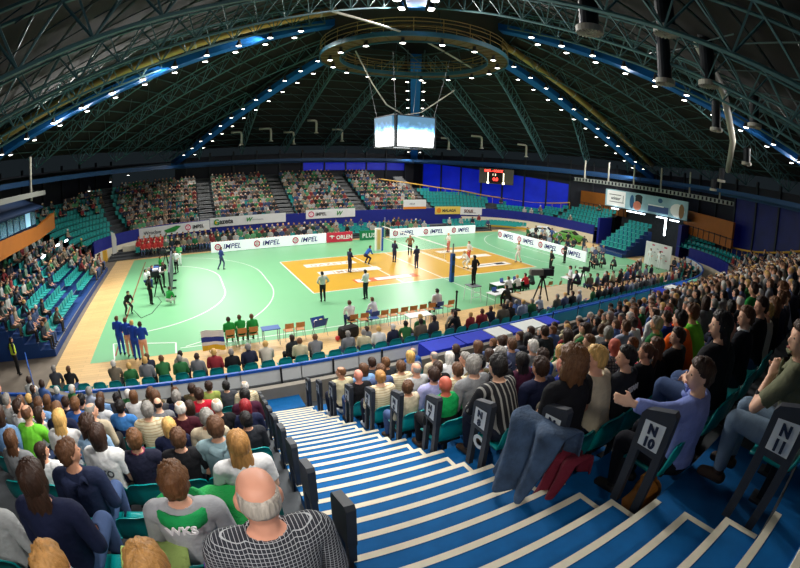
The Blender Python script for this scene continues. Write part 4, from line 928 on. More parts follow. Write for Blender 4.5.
# ================================================================== SEATS
M_seat = mat('seat_teal', (0, 138, 138), .35, var=.05, vscale=6); M_seatlight = mat('seat_pale_teal', (70, 176, 170), .45)
def seat_proto(bracket=True):
    """moulded shell: curved backrest running into the pan, rolled rim"""
    b = MB(); nx, prof = 8, [(.21, .425), (.16, .435), (0, .425), (-.13, .43), (-.19, .47), (-.215, .56), (-.235, .68), (-.25, .80)]
    def P(i, k, th):
        u = -1 + 2 * i / nx; y, z = prof[k]; wd = .225 - (.03 if k > 6 else 0) + (.01 if 3 <= k <= 5 else 0)
        if k >= 4: y += .05 * u * u; z -= .06 * u ** 4 * (1 if k == 7 else .3)
        else: z += .02 * u * u
        return (u * wd, y - (th if k >= 4 else 0), z - (th if k < 4 else 0))
    K = len(prof); A = [P(i, k, 0) for k in range(K) for i in range(nx + 1)]; B = [P(i, k, .022) for k in range(K) for i in range(nx + 1)]; N_ = nx + 1; o = len(A)
    fs = []
    for k in range(K - 1):
        for i in range(nx): a = k * N_ + i; fs += [(a, a + 1, a + N_ + 1, a + N_), (o + a, o + a + N_, o + a + N_ + 1, o + a + 1)]
    for k in range(K - 1):
        for i in (0, nx): a = k * N_ + i; fs.append((a, a + N_, o + a + N_, o + a))
    for i in range(nx):
        for k in (0, K - 1): a = k * N_ + i; fs.append((a, o + a, o + a + 1, a + 1))
    b.add(A + B, fs); s = b.build('stadium_seat', M_seat, smooth=True)
    if bracket:
        b = MB(); b.bbox((0, -.03, .2), (.06, .06, .42), .008); b.bbox((0, -.02, .4), (.3, .28, .03), .006); b.box((0, -.03, .01), (.16, .16, .02)); b.build('bracket', M_dark, s)
    return s
SEATN = seat_proto(True); SEATF = seat_proto(False)
seat_state = {'n': False, 'f': False, 'count': 0}
def seat(x, y, z, rz, label, group, near=True):
    k = 'n' if near else 'f'; P = SEATN if near else SEATF
    if not seat_state[k]: o = P; seat_state[k] = True; o.location = (x, y, z); o.rotation_euler.z = rz
    else: o = dup(P, (x, y, z), rz)
    seat_state['count'] += 1
    return tag(o, label, 'seat', group)
class Stuff:
    """many copies of one small mesh gathered into a single stuff object"""
    def __init__(s): s.v = []; s.f = []; s.m = []; s.c = []; s.n = 0
    def add(s, me, x, y, z, rz, sc=1.0, cols=None):
        key = me.name
        if key not in MESHC:
            v = np.empty(len(me.vertices) * 3, 'f'); me.vertices.foreach_get('co', v); MESHC[key] = (v.reshape(-1, 3), [tuple(p.vertices) for p in me.polygons], [p.material_index for p in me.polygons], REGION.get(key))
        v, f, mi, reg = MESHC[key]; c, q = math.cos(rz), math.sin(rz)
        s.v.append(np.stack([(v[:, 0] * c - v[:, 1] * q) * sc + x, (v[:, 0] * q + v[:, 1] * c) * sc + y, v[:, 2] * sc + z], 1))
        s.f += [tuple(i + s.n for i in p) for p in f]; s.m += mi; s.n += len(v)
        if cols is not None: s.c.append(np.array(cols, 'f')[reg])
    def build(s, name, mats, smooth=False):
        me = bpy.data.meshes.new(name); me.from_pydata(np.concatenate(s.v), [], s.f)
        for m in mats: me.materials.append(m)
        me.polygons.foreach_set('material_index', s.m)
        if smooth: me.polygons.foreach_set('use_smooth', [True] * len(s.f))
        if s.c:
            a = me.color_attributes.new('cloth', 'FLOAT_COLOR', 'POINT'); c = np.concatenate(s.c); a.data.foreach_set('color', np.concatenate([c, np.ones((len(c), 1), 'f')], 1).ravel())
        o = bpy.data.objects.new(name, me); COL.objects.link(o); return o
MESHC = {}; REGION = {}
# low seat used in the far blocks
b = MB(); b.box((0, 0, .42), (.42, .38, .04)); b.box((0, -.2, .62), (.42, .04, .4)); M_seatfar = mat('seat_teal_far', (40, 150, 146), .45); fo = b.build('far_seat_shape', M_seatfar); FAR_SEAT = fo.data; bpy.data.objects.remove(fo)
SEATS = Stuff()

# ================================================================== PEOPLE
HEADU = np.linspace(0, PI, 27); 
def head_grid(nu=26, nv=32):
    P = []
    for i in range(nu + 1):
        t = PI * i / nu
        for j in range(nv):
            p = 2 * PI * j / nv; P.append((math.sin(t) * math.sin(p), math.sin(t) * math.cos(p), math.cos(t)))   # x, y(front), z
    D = np.array(P); F = []
    for i in range(nu):
        for j in range(nv): F.append((i * nv + j, i * nv + (j + 1) % nv, (i + 1) * nv + (j + 1) % nv, (i + 1) * nv + j))
    return D, F
HD, HF = head_grid()
def G(a, s): return np.exp(-(a / s) ** 2)
def head_shape(D):
    x, y, z = D[:, 0], D[:, 1], D[:, 2]
    low = np.clip(-z, 0, 1); w = .077 * (1 - .28 * low ** 1.6); d = np.where(y > 0, .094, .102 * (1 - .22 * low))
    pn = (np.abs(x) ** 2.5 + np.abs(y) ** 2.5 + np.abs(z) ** 2.5) ** (-1 / 2.5); X, Y, Z = x * pn * w * .97, y * pn * d * .97, z * pn * np.where(z > 0, .108, .120)
    fr = np.clip(y, 0, 1)
    Y = Y + fr * (.036 * G(x, .17) * G(z + .16, .2) - .013 * (G(x - .40, .17) + G(x + .40, .17)) * G(z - .06, .13) + .011 * G(x, .3) * G(z + .58, .09) + .012 * G(x, .3) * G(z + .86, .2) + .005 * G(np.abs(x) - .3, .3) * G(z - .24, .1))
    return np.stack([X, Y, Z], 1)
def tube_np(pts, rad, n=12, side=(1, 0, 0)):
    """closed loft: rad entries r or (r_side, r_other)"""
    V = []; F = []; pts = [np.array(p, float) for p in pts]; k = len(pts); side = np.array(side, float)
    rings = []
    t0 = pts[1] - pts[0]; t1 = pts[-1] - pts[-2]
    r = [(a, a) if not isinstance(a, tuple) else a for a in rad]
    e0 = pts[0] - t0 / np.linalg.norm(t0) * min(r[0]) * .6; e1 = pts[-1] + t1 / np.linalg.norm(t1) * min(r[-1]) * .6
    P = [e0] + pts + [e1]; R = [(r[0][0] * .6, r[0][1] * .6)] + r + [(r[-1][0] * .6, r[-1][1] * .6)]
    for i, p in enumerate(P):
        t = P[min(i + 1, len(P) - 1)] - P[max(i - 1, 0)]; t /= np.linalg.norm(t) + 1e-9
        s = side - t * side.dot(t)
        if np.linalg.norm(s) < .1: s = np.array((0, 1., 0)) - t * t[1]
        s /= np.linalg.norm(s); u = np.cross(t, s)
        a = np.arange(n) * 2 * PI / n
        V.append(p + np.outer(np.cos(a), s) * R[i][0] + np.outer(np.sin(a), u) * R[i][1])
    m = len(P)
    for i in range(m - 1):
        for j in range(n): F.append((i * n + j, i * n + (j + 1) % n, (i + 1) * n + (j + 1) % n, (i + 1) * n + j))
    F += [tuple(range(n))[::-1], tuple(range((m - 1) * n, m * n))]
    return np.concatenate(V), F
def mrot(axis, a):
    return np.array(Matrix.Rotation(a, 3, axis))
class Body:
    """the whole figure as overlapping lofts, fused by a voxel remesh into one continuous skin"""
    def __init__(s): s.V = []; s.F = []; s.n = 0; s.prims = []       # prims: (region, pts, radii)
    def put(s, V, F): s.V.append(V); s.F += [tuple(i + s.n for i in f) for f in F]; s.n += len(V)
    def loft(s, region, pts, rad, n=12, side=(1, 0, 0)):
        s.put(*tube_np(pts, rad, n, side)); s.prims.append((region, np.array(pts, float), np.array([max(r) if isinstance(r, tuple) else r for r in rad])))
def pose(kind):
    sit = kind.startswith('sit'); p = dict(hip=np.array((0, -.02, .53 if sit else .93)), lean=.03, hyaw=0, hpit=0, yaw=0)
    sh = .44
    H = p['hip']
    p['arms'] = {}; p['legs'] = {}
    for s in (-1, 1):
        if sit:
            p['legs'][s] = [(.095 * s, -.02, .51), (.14 * s, .42, .53), (.13 * s, .38, .09)]
            p['arms'][s] = [(.19 * s, .03, .965), (.25 * s, .02, .69), (.13 * s, .22, .61)]
        else:
            p['legs'][s] = [(.09 * s, 0, .92), (.10 * s, .02, .49), (.11 * s, -.02, .09)]
            p['arms'][s] = [(.19 * s, -.01, 1.40), (.24 * s, -.03, 1.12), (.24 * s, .06, .87)]
    if kind == 'sitB':
        p['lean'] = .22
        for s in (-1, 1): p['arms'][s] = [(.19 * s, .2, .93), (.22 * s, .32, .66), (.07 * s, .48, .62)]
    if kind == 'sitR': p['hyaw'] = -.8
    if kind == 'sitL': p['hyaw'] = .75; p['arms'] = {s: [(.19 * s, .03, .965), (.23 * s, .06, .69), (.03 * s, .26, .63)] for s in (-1, 1)}
    if kind == 'sitF':
        p['hyaw'] = .7; p['yaw'] = .25; p['arms'][-1] = [(-.19, .03, .965), (-.36, .13, .99), (-.49, .31, 1.03)]; p['lean'] = 0
    if kind == 'sitG':
        p['hyaw'] = .6; p['lean'] = .12
        for s in (-1, 1): p['arms'][s] = [(.19 * s, .11, .95), (.2 * s, .30, .68), (.05 * s, .27, .93)]
    if kind == 'standArms':
        for s in (-1, 1): p['arms'][s] = [(.19 * s, -.01, 1.40), (.25 * s, .02, 1.14), (.16 * s, .27, 1.16)]
    if kind == 'standHips':
        for s in (-1, 1): p['arms'][s] = [(.19 * s, -.01, 1.40), (.34 * s, -.08, 1.17), (.18 * s, .04, 1.0)]
    if kind == 'standReady':
        p['hip'] = np.array((0, -.18, .68)); p['lean'] = .34
        for s in (-1, 1):
            p['legs'][s] = [(.1 * s, -.16, .67), (.2 * s, .16, .44), (.22 * s, -.05, .09)]
            p['arms'][s] = [(.19 * s, .17, 1.04), (.26 * s, .24, .78), (.18 * s, .46, .74)]
    if kind == 'standStep':
        p['legs'][1] = [(.09, 0, .92), (.11, .16, .52), (.11, .10, .09)]; p['legs'][-1] = [(-.09, 0, .92), (-.1, -.04, .5), (-.11, -.28, .12)]
        for s in (-1, 1): p['arms'][s] = [(.19 * s, .02, 1.40), (.25 * s, .06 * s, 1.14), (.2 * s, .24, 1.08)]
    return p, sit
def make_body(kind, voxel, fingers=True):
    p, sit = pose(kind); B = Body(); hip = p['hip']; ln = p['lean']
    tall = .52
    def sp(f): return hip + np.array((0, ln * f ** 1.2, tall * f * (1 - .35 * ln)))
    if kind == 'standReady': sp = lambda f: hip + np.array((0, .40 * f, .44 * f))
    B.loft('pelvis', [hip + (0, -.01, -.04), hip + (0, 0, .03)], [(.155, .12), (.165, .125)])
    B.loft('torso', [sp(.02), sp(.2), sp(.45), sp(.7), sp(.86), sp(.95)], [(.16, .12), (.15, .108), (.158, .112), (.178, .115), (.172, .095), (.105, .075)])
    nb = sp(.96); hc = nb + np.array((0, .03 + .04 * ln, .165))
    B.loft('neck', [sp(.92), hc + (0, -.02, -.06)], [.062, .055])
    Rh = mrot('Z', p['hyaw']) @ mrot('X', -p['hpit'])
    hv = head_shape(HD) @ Rh.T + hc; B.put(hv, HF); B.prims.append(('head', np.array([hc, hc + (0, 0, .01)]), np.array([.1, .1])))
    for s in (-1, 1):                                       # ears
        c = hc + Rh @ np.array((.08 * s, -.008, -.005)); t = np.array((0, 0, .022)); B.put(*tube_np([c - t, c + t], [(.012, .02), (.013, .023)], 8))
        sh, el, ha = [np.array(q, float) for q in p['arms'][s]]
        if not sit and kind != 'standReady': pass
        B.loft('shoulder', [sp(.86) + (.10 * s, 0, .0), sh], [.075, .062]); B.loft('uarm', [sh, sh * .5 + el * .5, el], [.058, .05, .042])
        wr = el + (ha - el) * .82; B.loft('farm', [el, el * .6 + wr * .4, wr], [.043, .042, .027])
        d = (ha - el) / np.linalg.norm(ha - el); out = np.array((s * .9, .1, .3)); sd = np.cross(d, out); sd /= np.linalg.norm(sd)
        pk = wr + d * .085; B.loft('hand', [wr, wr + d * .04, pk], [(.026, .018), (.04, .016), (.038, .014)], 10, sd)
        if fingers:
            nrm = np.cross(sd, d); nrm = -nrm if nrm[2] > 0 else nrm
            for q, L_ in enumerate((.066, .076, .07, .054)):
                b0 = pk + sd * (.027 - .018 * q) * 1.05; b1 = b0 + d * L_ * .5 + nrm * .008; b2 = b1 + d * L_ * .33 + nrm * .022; B.loft('hand', [b0 - d * .01, b1, b2], [.0092, .0085, .0075], 8)
            tb = wr + d * .03 + sd * .03; B.loft('hand', [tb, tb + sd * .028 + d * .025, tb + sd * .034 + d * .055 + nrm * .01], [.012, .011, .009], 8)
        h, k, a = [np.array(q, float) for q in p['legs'][s]]
        B.loft('thigh', [h, h * .5 + k * .5, k], [.088, .076, .058]); B.loft('shin', [k, k * .65 + a * .35, a], [.056, .056, .036])
        B.loft('foot', [a + (0, -.05, -.045), a + (0, .05, -.045), a + (0, .15, -.06)], [(.038, .036), (.044, .036), (.042, .024)], 12)
        B.prims[-1] = ('foot', np.array([a + (0, -.05, -.05), a + (0, .15, -.06)]), np.array([.05, .05]))
    me = bpy.data.meshes.new('raw'); me.from_pydata(np.concatenate(B.V), [], B.F); o = bpy.data.objects.new('raw', me); COL.objects.link(o)
    m = o.modifiers.new('r', 'REMESH'); m.mode = 'VOXEL'; m.voxel_size = voxel; m = o.modifiers.new('s', 'SMOOTH'); m.factor = .5; m.iterations = 2 if voxel < .02 else 1
    dg = bpy.context.evaluated_depsgraph_get(); out = bpy.data.meshes.new_from_object(o.evaluated_get(dg)); bpy.data.objects.remove(o); bpy.data.meshes.remove(me)
    V = np.empty(len(out.vertices) * 3); out.vertices.foreach_get('co', V); V = V.reshape(-1, 3)
    best = np.full(len(V), 1e9); reg = np.zeros(len(V), int); par = np.zeros(len(V)); names = [q[0] for q in B.prims]
    for i, (_, pts, rad) in enumerate(B.prims):
        for j in range(len(pts) - 1):
            a, c = pts[j], pts[j + 1]; L2 = ((c - a) ** 2).sum() + 1e-12; t = np.clip(((V - a) @ (c - a)) / L2, 0, 1)
            d = np.linalg.norm(V - a - t[:, None] * (c - a), axis=1) - (rad[j] * (1 - t) + rad[j + 1] * t)
            if names[i] == 'head': d = np.where(V[:, 2] > hc[2] - .075, d - .05, d + .02)
            k = d < best; best[k] = d[k]; reg[k] = i; par[k] = (j + t[k]) / (len(pts) - 1)
    rn = np.array(names)[reg]
    loc = (V - hc) @ Rh                                           # head-local
    return out, V, rn, par, hc, Rh, loc
def sub_mesh(src, V, mask, offset, name, smooth_it=2):
    me = src; N = np.empty(len(V) * 3); me.vertices.foreach_get('normal', N); N = N.reshape(-1, 3)
    faces = [tuple(p.vertices) for p in me.polygons if all(mask[i] for i in p.vertices)]
    used = sorted({i for f in faces for i in f}); idx = {v: i for i, v in enumerate(used)}; P = V[used] + N[used] * offset
    F = [tuple(idx[i] for i in f) for f in faces]
    # relax, so cloth bridges hollows of the body
    E = {tuple(sorted((f[i], f[(i + 1) % len(f)]))) for f in F for i in range(len(f))}; E = np.array(list(E)) if E else np.zeros((0, 2), int)
    for _ in range(smooth_it):
        acc = np.zeros_like(P); cnt = np.zeros(len(P)); np.add.at(acc, E[:, 0], P[E[:, 1]]); np.add.at(acc, E[:, 1], P[E[:, 0]]); np.add.at(cnt, E[:, 0], 1); np.add.at(cnt, E[:, 1], 1)
        P = P * .5 + .5 * acc / np.maximum(cnt, 1)[:, None]
    P += N[used] * .003 * smooth_it
    # turned-in hem
    from collections import Counter
    ec = Counter(tuple(sorted((f[i], f[(i + 1) % len(f)]))) for f in F for i in range(len(f))); be = [e for e, c in ec.items() if c == 1]
    bv = sorted({i for e in be for i in e}); mp = {}; extra = []
    for i in bv: mp[i] = len(P) + len(extra); extra.append(P[i] - N[used[i]] * (offset + .012))
    dirs = set((f[i], f[(i + 1) % len(f)]) for f in F for i in range(len(f)))
    for a, c in be:
        if (a, c) in dirs: F.append((c, a, mp[a], mp[c]))
        else: F.append((a, c, mp[c], mp[a]))
    if extra: P = np.concatenate([P, np.array(extra)])
    m = bpy.data.meshes.new(name); m.from_pydata(P, [], F); m.polygons.foreach_set('use_smooth', [True] * len(F)); return m
M_skin = mat('skin', (220, 170, 140), .5, var=.05, vscale=14, obj=True, spec=.35); M_cloth = mat('cloth_tinted', (120, 120, 120), .85, var=.14, vscale=7, bump=.9, bscale=11, obj=True, spec=.2)
M_trous = mat('trousers_tinted', (50, 54, 70), .85, var=.1, vscale=9, bump=.3, bscale=18, obj=True, spec=.2); M_shoe = mat('shoe_tinted', (30, 30, 30), .6, obj=True)
M_hair = mat('hair_tinted', (60, 44, 30), .5, var=.38, vscale=34, bump=.7, bscale=60, obj=True, stretch=(1, 1, .16), spec=.35)
M_eye = mat('eye', (40, 34, 30), .2); M_mouth = mat('lip', (150, 84, 78), .5)
TEMPL = {}
def template(kind, long_sleeve=True):
    key = kind
    if key in TEMPL: return TEMPL[key]
    me, V, rn, par, hc, Rh, loc = make_body(kind, .0105); me.name = 'person_' + kind; me.materials.clear(); me.materials.append(M_skin); me.polygons.foreach_set('use_smooth', [True] * len(me.polygons))
    isin = lambda *a: np.isin(rn, a)
    tor = isin('torso', 'shoulder') | (isin('neck') & (par < .1)) | (isin('pelvis') & (V[:, 2] > (0.5 if kind.startswith('sit') else .84)))
    T = dict(body=me, hc=hc, Rh=Rh); tor &= ~((np.hypot(V[:, 0] - hc[0], V[:, 1] - hc[1] + .03) < .088) & (V[:, 2] > hc[2] - .138))
    T['long'] = sub_mesh(me, V, tor | isin('uarm', 'farm') & ~(isin('farm') & (par > .93)), .014, 'shirt_long')
    T['short'] = sub_mesh(me, V, tor | (isin('uarm') & (par < .72)), .014, 'shirt_short')
    T['trousers'] = sub_mesh(me, V, isin('pelvis', 'thigh') | (isin('shin') & (par < .95)), .012, 'trousers')
    T['shorts'] = sub_mesh(me, V, isin('pelvis') | (isin('thigh') & (par < .55)), .014, 'shorts')
    for sd_, sg_ in (('shoe_a', -1), ('shoe_b', 1)): T[sd_] = sub_mesh(me, V, (isin('foot') | (isin('shin') & (par > .93))) & (V[:, 0] * sg_ > 0), .009, 'shoe', 1)
    T['hood'] = None
    for m, mm in (('long', M_cloth), ('short', M_cloth), ('trousers', M_trous), ('shorts', M_trous), ('shoe_a', M_shoe), ('shoe_b', M_shoe)): T[m].materials.append(mm)
    TEMPL[key] = T; return T
# hair styles, in head space (front +y); one shell per style
def hair_mesh(style):
    D = HD.copy(); x, y, z = D[:, 0], D[:, 1], D[:, 2]; S = head_shape(D); rng = np.random.default_rng(sum(map(ord, style)))
    line_ = np.where(y > .35, .50, np.where(y > -.05, .12 - .0 * y, -.42)); line_ = np.interp(y, [-1, -.3, -.05, .25, .45, .8, 1], [-.62, -.5, -.12, .12, .38, .5, .54])
    if style in ('l', 'm', 'c', 'p', 'u'): line_ = np.interp(y, [-1, -.3, 0, .2, .45, .8, 1], [-.95, -.95, -.9, -.35, .3, .46, .5])
    if style == 'p' or style == 'u': line_ = np.interp(y, [-1, -.3, -.05, .25, .45, .8, 1], [-.6, -.5, -.1, .12, .36, .46, .5])
    if style in 'tb': line_ = np.interp(y, [-1, -.3, -.05, .25, .45, .8, 1], [-.34, -.28, -.08, .2, .4, .5, .54])
    k = np.clip((z - line_) / .12, 0, 1); k = k * k * (3 - 2 * k)
    if style in ('t', 'b'):
        top = np.interp(z, [.1, .42, .62], [1, 1, 0]) if style == 'b' else np.interp(z, [.5, .75, .85], [1, 1, .0]); k = k * top * np.interp(y, [-.2, .35], [1, .75 if style == 't' else .25])
    th = {'s': .02, 't': .011, 'b': .005, 'l': .022, 'm': .026, 'c': .045, 'p': .014, 'u': .014}[style]
    ang = np.arctan2(x, y); nz = .5 * np.sin(ang * 9 + 3 * z) + .5 * np.sin(ang * 17 - z * 11 + 1) ; nz = nz * (.28 if style != 'c' else .15) + (rng.random(len(D)) - .5) * (.7 if style in 's' else .75 if style == 'c' else .12)
    off = th * k * (1 + nz) - .012 * (1 - k)
    n = S / np.linalg.norm(S, axis=1)[:, None]; P = S + n * off[:, None]
    b = MB(); b.add(P, HF)
    if style in ('l',):
        V, F = tube_np([(0, -.03, .02), (0, -.055, -.09), (0, -.085, -.2), (0, -.10, -.32), (0, -.095, -.40)], [(.088, .07), (.092, .058), (.105, .045), (.098, .035), (.05, .018)], 22)
        a = np.arctan2(V[:, 0], V[:, 1]); V = V + np.stack([.005 * np.sin(a * 11 + V[:, 2] * 30), .006 * np.sin(a * 13 + V[:, 2] * 18), 0 * a], 1); b.add(V, F)
    if style in ('m', 'c'):
        V, F = tube_np([(0, -.02, .02), (0, -.03, -.07), (0, -.035, -.14 if style == 'm' else -.17)], [(.09, .08), (.099, .08), (.085, .062)] if style == 'm' else [(.11, .1), (.125, .1), (.11, .08)], 24)
        a = np.arctan2(V[:, 0], V[:, 1]); amp = .004 if style == 'm' else .016; V = V + np.stack([amp * np.sin(a * 9 + V[:, 2] * 70), amp * np.sin(a * 7 - V[:, 2] * 90), amp * np.sin(a * 8)], 1); V = V[:]; V[:, 1] = np.where(V[:, 1] > .03, .03, V[:, 1]); b.add(V, F)
    if style == 'p':
        V, F = tube_np([(0, -.09, .05), (0, -.135, .04), (0, -.15, -.06), (0, -.13, -.2), (0, -.12, -.27)], [.025, .03, .034, .026, .01], 14); V = V + np.stack([.005 * np.sin(V[:, 2] * 60)] * 2 + [0 * V[:, 2]], 1); b.add(V, F)
    if style == 'u': b.ell((0, -.1, .06), (.04, .036, .038), 14, 10)
    me = bpy.data.meshes.new('hair_' + style); me.from_pydata([tuple(p) for p in b.v], [], b.f); me.polygons.foreach_set('use_smooth', [True] * len(b.f)); me.materials.append(M_hair); return me
HAIR = {}
def hair(style):
    if style not in HAIR: HAIR[style] = hair_mesh(style)
    return HAIR[style]
def eyes_mesh(s):
    b = MB(); b.ell((.031 * s, .0785, .006), (.0125, .007, .0075), 10, 6)
    me = bpy.data.meshes.new('eye'); me.from_pydata([tuple(p) for p in b.v], [], b.f); me.materials.append(M_eye); return me
EYES = [eyes_mesh(-1), eyes_mesh(1)]
b = MB(); b.ell((0, .094, -.066), (.021, .009, .0075), 12, 6); MOUTH = bpy.data.meshes.new('mouth'); MOUTH.from_pydata([tuple(p) for p in b.v], [], b.f); MOUTH.materials.append(M_mouth)
HC = dict(honey=(176, 128, 72), dkbrown=(58, 38, 28), brown=(96, 64, 42), auburn=(110, 74, 46), blond=(216, 172, 100), grey=(142, 138, 132), white=(216, 212, 204), black=(26, 22, 22), red=(150, 34, 40), pink=(0, 0, 0))
SKINS = [(226, 170, 142), (216, 160, 130), (232, 182, 152), (206, 150, 120)]
CL = dict(teal=(120, 130, 136), pink=(206, 150, 170), navy=(28, 34, 62), navyhood=(38, 46, 74), white=(232, 232, 232), lime=(110, 200, 54), denim=(142, 176, 208), whiteprint=(236, 236, 234), navymaroon=(30, 32, 52), greyscarf=(176, 178, 182), black=(24, 24, 28),
    cream=(226, 214, 180), maroon=(66, 22, 34), red=(206, 32, 56), greyhood=(128, 152, 158), beige=(196, 182, 156), plum=(72, 30, 52), charcoal=(40, 42, 48), dkgrey=(70, 72, 78), yellowgreen=(164, 176, 90), olive=(92, 82, 58), ltgrey=(176, 178, 178), ltblue=(126, 166, 214), blue=(50, 96, 170),
    bluenavy=(66, 128, 196), check=(60, 60, 64), grey=(128, 130, 132), slate=(76, 92, 130), lavender=(160, 160, 202), greenblack=(16, 150, 78), navystripe=(44, 50, 90), stripes=(40, 40, 44), royal=(22, 42, 124), plaid=(120, 124, 130), green=(30, 120, 50), periwinkle=(122, 136, 196), collar=(22, 24, 32), orange=(240, 104, 22))
M_check = pattern_mat('cloth_check', (52, 54, 62), (186, 188, 192), 'check', 62, width=.14); M_stripes = pattern_mat('cloth_stripes', (34, 34, 38), (150, 148, 142), 'along', 17, width=.3)
M_creamstripe = pattern_mat('cloth_creamstripe', (228, 216, 182), (196, 170, 130), 'across', 24, width=.3); M_navystripe = pattern_mat('cloth_navystripe', (40, 46, 84), (150, 154, 176), 'across', 13, width=.25)
M_plaid = pattern_mat('cloth_plaid', (150, 152, 158), (72, 76, 92), 'check', 20, width=.3); M_pinkstripe = pattern_mat('cloth_pinkstripe', (232, 224, 204), (216, 120, 110), 'across', 12, width=.35)
PATT = dict(check=M_check, stripes=M_stripes, cream=M_creamstripe, navystripe=M_navystripe, plaid=M_plaid)
TROUS = [(34, 38, 54), (56, 70, 104), (40, 40, 42), (92, 86, 74), (24, 24, 28), (70, 90, 130)]
def person_full(kind, x, y, z, rz, hs, hc, shirt, label, group, sleeve=None, sc=1.0, trous=None):
    T = template(kind); o = bpy.data.objects.new('person', T['body']); COL.objects.link(o); o.location = (x, y, z); o.rotation_euler.z = rz; o.scale = (sc, sc, sc)
    sk = SKINS[int(RNG.integers(4))]
    if hc == 'red' and hs == 'n': sk = (206, 104, 84)
    if shirt == 'check': sk = (236, 168, 140)
    if hc == 'pink': sk = (226, 150, 130)
    o.color = (*lin(sk), 1); tag(o, label, 'person', group)
    def child(name, me, col, m=None):
        c = bpy.data.objects.new(name, me); COL.objects.link(c); c.parent = o; c.color = (*lin(col), 1)
        if m: c.data = me.copy(); c.data.materials[0] = m
        return c
    sl = sleeve or ('short' if shirt in ('lime', 'white', 'black', 'orange', 'red', 'green', 'whiteprint') else 'long')
    s = child('shirt', T[sl], CL.get(shirt, (120, 120, 120)), PATT.get(shirt))
    child('trousers', T['trousers'], trous or TROUS[int(RNG.integers(6))]); sc_ = ((30, 28, 28), (220, 220, 220), (70, 50, 36))[int(RNG.integers(3))]; child('shoe', T['shoe_a'], sc_); child('shoe', T['shoe_b'], sc_)
    if hs != 'n':
        h = child('hair', hair(hs), HC[hc]); h.matrix_local = Matrix.Translation(T['hc']) @ Matrix(T['Rh']).to_4x4()
    e = child('mouth', MOUTH, (150, 80, 76)); e.matrix_local = Matrix.Translation(T['hc']) @ Matrix(T['Rh']).to_4x4()
    for em in EYES: e = child('eye', em, (40, 30, 30)); e.matrix_local = Matrix.Translation(T['hc']) @ Matrix(T['Rh']).to_4x4()
    return o, s
# single-mesh figures for the distance
M_fskin = mat('figure_skin', (222, 172, 142), .55, obj=False, attr=('OBJECT', 'skin_tone')); M_fshirt = mat('figure_shirt', (120, 120, 120), .85, obj=True, var=.12, vscale=6); M_ftrous = mat('figure_trousers', (50, 50, 60), .85, attr=('OBJECT', 'trousers_tone')); M_fhair = mat('figure_hair', (60, 40, 30), .6, attr=('OBJECT', 'hair_tone'), var=.2, vscale=20)
FIG = {}
def figure(kind, voxel=.03, dec=None):
    key = (kind, dec)
    if key in FIG: return FIG[key]
    me, V, rn, par, hc, Rh, loc = make_body(kind, voxel, False)
    if dec:
        o = bpy.data.objects.new('d', me); COL.objects.link(o); m = o.modifiers.new('d', 'DECIMATE'); m.ratio = dec; dg = bpy.context.evaluated_depsgraph_get(); m2 = bpy.data.meshes.new_from_object(o.evaluated_get(dg)); bpy.data.objects.remove(o)
        W = np.empty(len(m2.vertices) * 3); m2.vertices.foreach_get('co', W); W = W.reshape(-1, 3); near = np.array([np.argmin(((V - q) ** 2).sum(1)) for q in W]); me, V, rn, par, loc = m2, W, rn[near], par[near], loc[near]
    hd = (rn == 'head') & (loc[:, 2] > -.11); hairm = hd & ((loc[:, 2] > .035) & (loc[:, 1] < .085) | (loc[:, 1] < -.01) & (loc[:, 2] > -.075))
    code = np.zeros(len(V), int)
    code[np.isin(rn, ('torso', 'shoulder', 'uarm')) | ((rn == 'farm') & (par < .55)) | ((rn == 'neck') & (par < .3))] = 1
    code[np.isin(rn, ('pelvis', 'thigh', 'shin'))] = 2; code[rn == 'foot'] = 4; code[hairm] = 3
    me.name = 'figure_' + kind + ('_low' if dec else ''); REGION[me.name] = code
    V2 = V.copy(); N = np.empty(len(V) * 3); me.vertices.foreach_get('normal', N); N = N.reshape(-1, 3); V2 += N * np.where(code == 3, .016, np.where(np.isin(code, (1, 2)), .012, 0))[:, None]; me.vertices.foreach_set('co', V2.ravel())
    me.materials.clear()
    for m in (M_fskin, M_fshirt, M_ftrous, M_fhair, M_black): me.materials.append(m)
    me.polygons.foreach_set('material_index', [int(np.bincount([code[i] for i in p.vertices]).argmax()) for p in me.polygons]); me.polygons.foreach_set('use_smooth', [True] * len(me.polygons))
    FIG[key] = me; return me
def person_far(kind, x, y, z, rz, shirt, trous, hairc, label, group, sc=1.0):
    o = bpy.data.objects.new('person', figure(kind)); COL.objects.link(o); o.location = (x, y, z); o.rotation_euler.z = rz; o.scale = (sc, sc, sc)
    o.color = (*lin(shirt), 1); o['trousers_tone'] = list(lin(trous)); o['hair_tone'] = list(lin(hairc)); o['skin_tone'] = list(lin(SKINS[int(RNG.integers(4))]))
    return tag(o, label, 'person', group)
